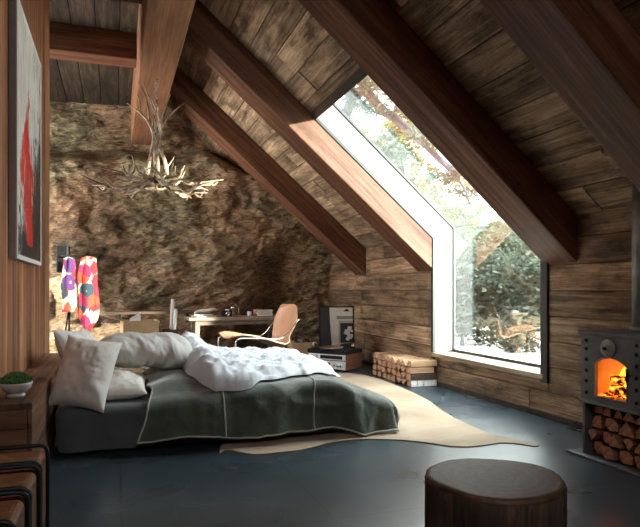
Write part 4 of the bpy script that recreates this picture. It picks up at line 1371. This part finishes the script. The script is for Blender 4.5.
# ================================================================== outside
def terrace_mat():
    m, n, b, out = new_mat('pale_gravel')
    co = n.coords(); f = n.noise(co, 25, 6, .7)
    n.put(b.inputs['Base Color'], n.ramp(f, [(.3, (.60, .60, .58)), (.7, (.80, .80, .78))])); b.inputs['Roughness'].default_value = .9
    return m
g = MB().box(XG + .02, 9.6, -3, 12.2, -.3, -.05).build('terrace', terrace_mat()); struct(g, 'pale terrace outside the window')
g = MB().box(XG + .02, 60, -40, 60, -.5, -.14).build('ground', plain('pale_ground', (.60, .56, .50), .9, 0, .4, 1.2)); struct(g, 'pale ground beyond the terrace')

def leafmat(name, c, tr):
    m, n, b, out = new_mat(name)
    n.t.nodes.remove(b)
    at = n.node('ShaderNodeAttribute', attribute_name='seed').outputs['Fac']
    k = n.ramp(at, [(0, .55), (1, 1.45)])
    d = n.node('ShaderNodeBsdfDiffuse'); t = n.node('ShaderNodeBsdfTranslucent')
    n.put(d.inputs['Color'], n.mix(1.0, (*c, 1), k, 'MULTIPLY')); n.put(t.inputs['Color'], n.mix(1.0, (*tr, 1), k, 'MULTIPLY'))
    mx = n.node('ShaderNodeMixShader', {0: .45}); n.put(mx.inputs[1], d.outputs[0]); n.put(mx.inputs[2], t.outputs[0]); n.t.links.new(mx.outputs[0], out.inputs[0])
    return m
MT['leaf_a'] = leafmat('leaf_grey_green', (.080, .100, .082), (.11, .13, .09))
MT['leaf_b'] = leafmat('leaf_yellow_green', (.12, .13, .055), (.22, .22, .09))
MT['leaf_c'] = leafmat('leaf_blue_green', (.055, .085, .075), (.07, .11, .08))
MT['leaf_d'] = leafmat('leaf_brownish', (.055, .052, .038), (.07, .062, .04))
MT['leaf_e'] = leafmat('leaf_pale_green', (.13, .15, .115), (.17, .19, .12))
MT['trunk'] = plain('grey_trunk', (.022, .030, .046), .9, 0, .3, 12, .5, 40)
def leaves(mb, c, R, n_, rnd, size, hollow=.35):
    for _ in range(n_):
        while True:
            d = Vector((rnd.uniform(-1, 1), rnd.uniform(-1, 1), rnd.uniform(-1, 1)))
            if d.length <= 1: break
        p = Vector(c) + Vector((d.x * R[0], d.y * R[1], d.z * R[2]))
        a = Vector((rnd.gauss(0, 1), rnd.gauss(0, 1), rnd.gauss(0, 1))).normalized(); b_ = a.orthogonal().normalized(); s = size * rnd.uniform(.6, 1.3)
        mb.add([p - a * s, p + b_ * s * .45, p + a * s, p - b_ * s * .45], [(0, 1, 2, 3)], rnd.random())
def tree(label, base, branches, blobs, mat, size, dens, group, seed, name='tree', cat='tree'):
    rnd = random.Random(seed)
    t = thing(name, label, cat, base, group=group)
    if branches:
        mb = MB()
        for pts, r in branches:
            P = cmr([Vector(p) - Vector(base) for p in pts], 6); k = len(P)
            mb.tube(P, [r * (1 - .75 * i / (k - 1)) for i in range(k)], 9)
        mb.build('trunk', MT['trunk'], t)
    mb = MB()
    for c, R in blobs:
        cl = max(6, int(dens * (R[0] * R[1] * R[2]) ** (2 / 3) * 20))
        for _ in range(cl):
            q_ = Vector((rnd.gauss(0, .42), rnd.gauss(0, .42), rnd.gauss(0, .42)))
            p = Vector(c) - Vector(base) + Vector((q_.x * R[0], q_.y * R[1], q_.z * R[2])) 
            s = rnd.uniform(.14, .30)
            leaves(mb, p, (s, s, s * .7), 26, rnd, size)
    mb.build('crown', mat, t)
    return t
def ray(px, py, d):
    r = (px - 320) / 600 * d
    return (r * math.cos(TH) + d * math.sin(TH), d * math.cos(TH) - r * math.sin(TH), HC + (289 - py) / 600 * d)
def rb_(px, py, d, w, h):   # crown blob that spans about w x h pixels at that distance
    return (ray(px, py, d), (w / 600 * d, w / 600 * d * .8, h / 600 * d))
#@@TREES
b0 = ray(330, 289, 15.0)
tree('big leaning tree whose grey branch crosses the skylight', (b0[0] - .6, b0[1] + .5, -.12),
     [([(b0[0] - .6, b0[1] + .5, -.12), (b0[0] - .5, b0[1], 2.0), ray(352, 100, 14.5), ray(385, 112, 14), ray(420, 140, 13.5), ray(446, 165, 13), ray(470, 178, 12.8)], .17),
      ([ray(352, 100, 14.5), ray(345, 60, 14), ray(365, 20, 13.5)], .14),
      ([ray(440, 160, 13), ray(462, 185, 12.6), ray(470, 205, 12.5)], .05)],
     [rb_(350, 90, 14.5, 40, 26), rb_(375, 85, 14, 34, 22), rb_(400, 105, 13.5, 40, 18), rb_(430, 135, 13, 34, 14), rb_(455, 175, 12.8, 22, 12), rb_(380, 150, 14.5, 26, 16), rb_(480, 190, 13, 20, 8)],
     MT['leaf_c'], .085, 3.2, 'trees outside the window', 1)
b0 = ray(400, 289, 19)
tree('yellow-green tree glowing in the light beyond the leaning tree', (b0[0], b0[1], -.12),
     [([(b0[0], b0[1], -.12), ray(405, 220, 19), ray(400, 160, 19), ray(395, 110, 19)], .2)],
     [rb_(380, 150, 19, 60, 30), rb_(420, 190, 19, 46, 26), rb_(455, 215, 19, 40, 18), rb_(405, 120, 19, 40, 22)],
     MT['leaf_b'], .095, 3.4, 'trees outside the window', 2)
k = 0
for px, d, top, w, mat, lab in ((462, 12.2, 246, 26, 'leaf_a', 'grey-green bush outside at the far side of the window'), (492, 12.6, 238, 28, 'leaf_a', 'tallest grey-green bush outside, behind the reflected chair'),
                                (520, 12.0, 250, 26, 'leaf_a', 'grey-green bush outside next to the brownish bush'), (552, 11.6, 232, 30, 'leaf_a', 'grey-green bush outside at the near side of the window'),
                                (512, 10.9, 322, 24, 'leaf_d', 'low brownish bush in front of the green bushes outside'), (440, 13.2, 255, 26, 'leaf_a', 'grey-green bush outside hidden mostly by the window reveal')):
    zb_ = ray(px, 352, d)
    bs = (zb_[0], zb_[1], -.12)
    hgt = ray(px, top, d)[2]
    R = (w / 600 * d, w / 600 * d, hgt / 2)
    tree(lab, bs, [([bs, (bs[0], bs[1], hgt * .6)], .05)], [((bs[0], bs[1], hgt * .62), (R[0] * 1.1, R[1], R[2] * 1.0)), ((bs[0], bs[1], hgt * .28), (R[0] * 1.2, R[1], R[2] * .5))], MT[mat], .06, 9.0, 'bushes outside the window', 40 + k, 'bush', 'bush'); k += 1
for i, (px, d, top, w, lab) in enumerate(((470, 16.5, 226, 34, 'broad bush outside filling the gap behind the grey-green ones, at the far side'), (508, 17.0, 222, 36, 'broad bush outside filling the gap behind the brownish bush'), (548, 16.0, 215, 36, 'broad bush outside filling the gap behind the near-side bush'))):
    zb_ = ray(px, 352, d); bs = (zb_[0], zb_[1], -.12); hgt = ray(px, top, d)[2]; R = (w / 600 * d, w / 600 * d, hgt / 2)
    tree(lab, bs, [([bs, (bs[0], bs[1], hgt * .6)], .06)], [((bs[0], bs[1], hgt * .62), (R[0] * 1.2, R[1], R[2])), ((bs[0], bs[1], hgt * .3), (R[0] * 1.3, R[1], R[2] * .6))], MT['leaf_e'], .085, 8.0, 'bushes outside the window', 90 + i, 'bush', 'bush')
b0 = ray(520, 289, 24)
tree('tall pale tree far behind the bushes', (b0[0], b0[1], -.12), [([(b0[0], b0[1], -.12), ray(520, 235, 24)], .2)],
     [rb_(500, 235, 24, 40, 24), rb_(530, 225, 24, 40, 30), rb_(470, 240, 24, 34, 18)], MT['leaf_b'], .12, 3.0, 'trees outside the window', 3)
# ================================================================== light
w = bpy.data.worlds.new('sky'); scene.world = w; w.use_nodes = True
nt = NT(w.node_tree); w.node_tree.nodes.clear()
gen = nt.sep(nt.coords('Generated'))
# bright overcast zenith, dimmer horizon, pale sunlit land below it
colr = nt.ramp(nt.math('MULTIPLY_ADD', gen[2], .5, .5), [(.0, (.50, .47, .43)), (.46, (.50, .47, .43)), (.50, (.17, .175, .175)), (.625, (.23, .232, .225)), (.8, (.72, .74, .76)), (1.0, (.95, .98, 1.0))])
bg = nt.node('ShaderNodeBackground', {'Strength': 6.0}); nt.put(bg.inputs[0], colr)
wo = nt.node('ShaderNodeOutputWorld'); w.node_tree.links.new(bg.outputs[0], wo.inputs[0])
sun = bpy.data.lights.new('sun', 'SUN'); sun.energy = 9.0; sun.angle = math.radians(2.0); sun.color = (1, .92, .80)
so = bpy.data.objects.new('sun', sun); COL.objects.link(so)
so.rotation_euler = Vector((-1, 1.04, -.28)).to_track_quat('-Z', 'Y').to_euler()
# portal in the window opening helps the sky find its way in
pt = bpy.data.lights.new('window_portal', 'AREA'); pt.shape = 'RECTANGLE'; pt.size = 1.87; pt.size_y = 3.6
pt.cycles.is_portal = True
po = bpy.data.objects.new('window_portal', pt); COL.objects.link(po)
po.location = (XG + .35, (WY0 + WY1) / 2, 1.75)
dirv = Vector((-1, 0, -.45)).normalized()
po.rotation_euler = dirv.to_track_quat('-Z', 'Y').to_euler()
for nm, c_, sx, sy, dv in (('gable_fill_portal', (.45, YF - .3, 3.2), 1.5, .8, (0, 1, 0)), ('alcove_fill_portal', (-3.3, 7.8, 1.88), 2.6, 3.5, (1, 0, 0))):  # portals for the two added, unseen fill-light openings
    q_ = bpy.data.lights.new(nm, 'AREA'); q_.shape = 'RECTANGLE'; q_.size = sx; q_.size_y = sy; q_.cycles.is_portal = True
    qo = bpy.data.objects.new(nm, q_); COL.objects.link(qo); qo.location = c_; qo.rotation_euler = Vector(dv).to_track_quat('-Z', 'Z').to_euler()
vs = scene.view_settings
scene.display_settings.display_device = 'sRGB'
vs.view_transform = 'Standard'; vs.look = 'None'; vs.gamma = 1.0; vs.use_curve_mapping = False
vs.exposure = 2.35
scene.cycles.max_bounces = 10; scene.cycles.diffuse_bounces = 6; scene.cycles.glossy_bounces = 4; scene.cycles.transparent_max_bounces = 24; scene.cycles.transmission_bounces = 4
scene.cycles.caustics_reflective = False; scene.cycles.caustics_refractive = False
scene.cycles.sample_clamp_indirect = 6
scene.cycles.use_guiding = True
scene.cycles.guiding_training_samples = 64
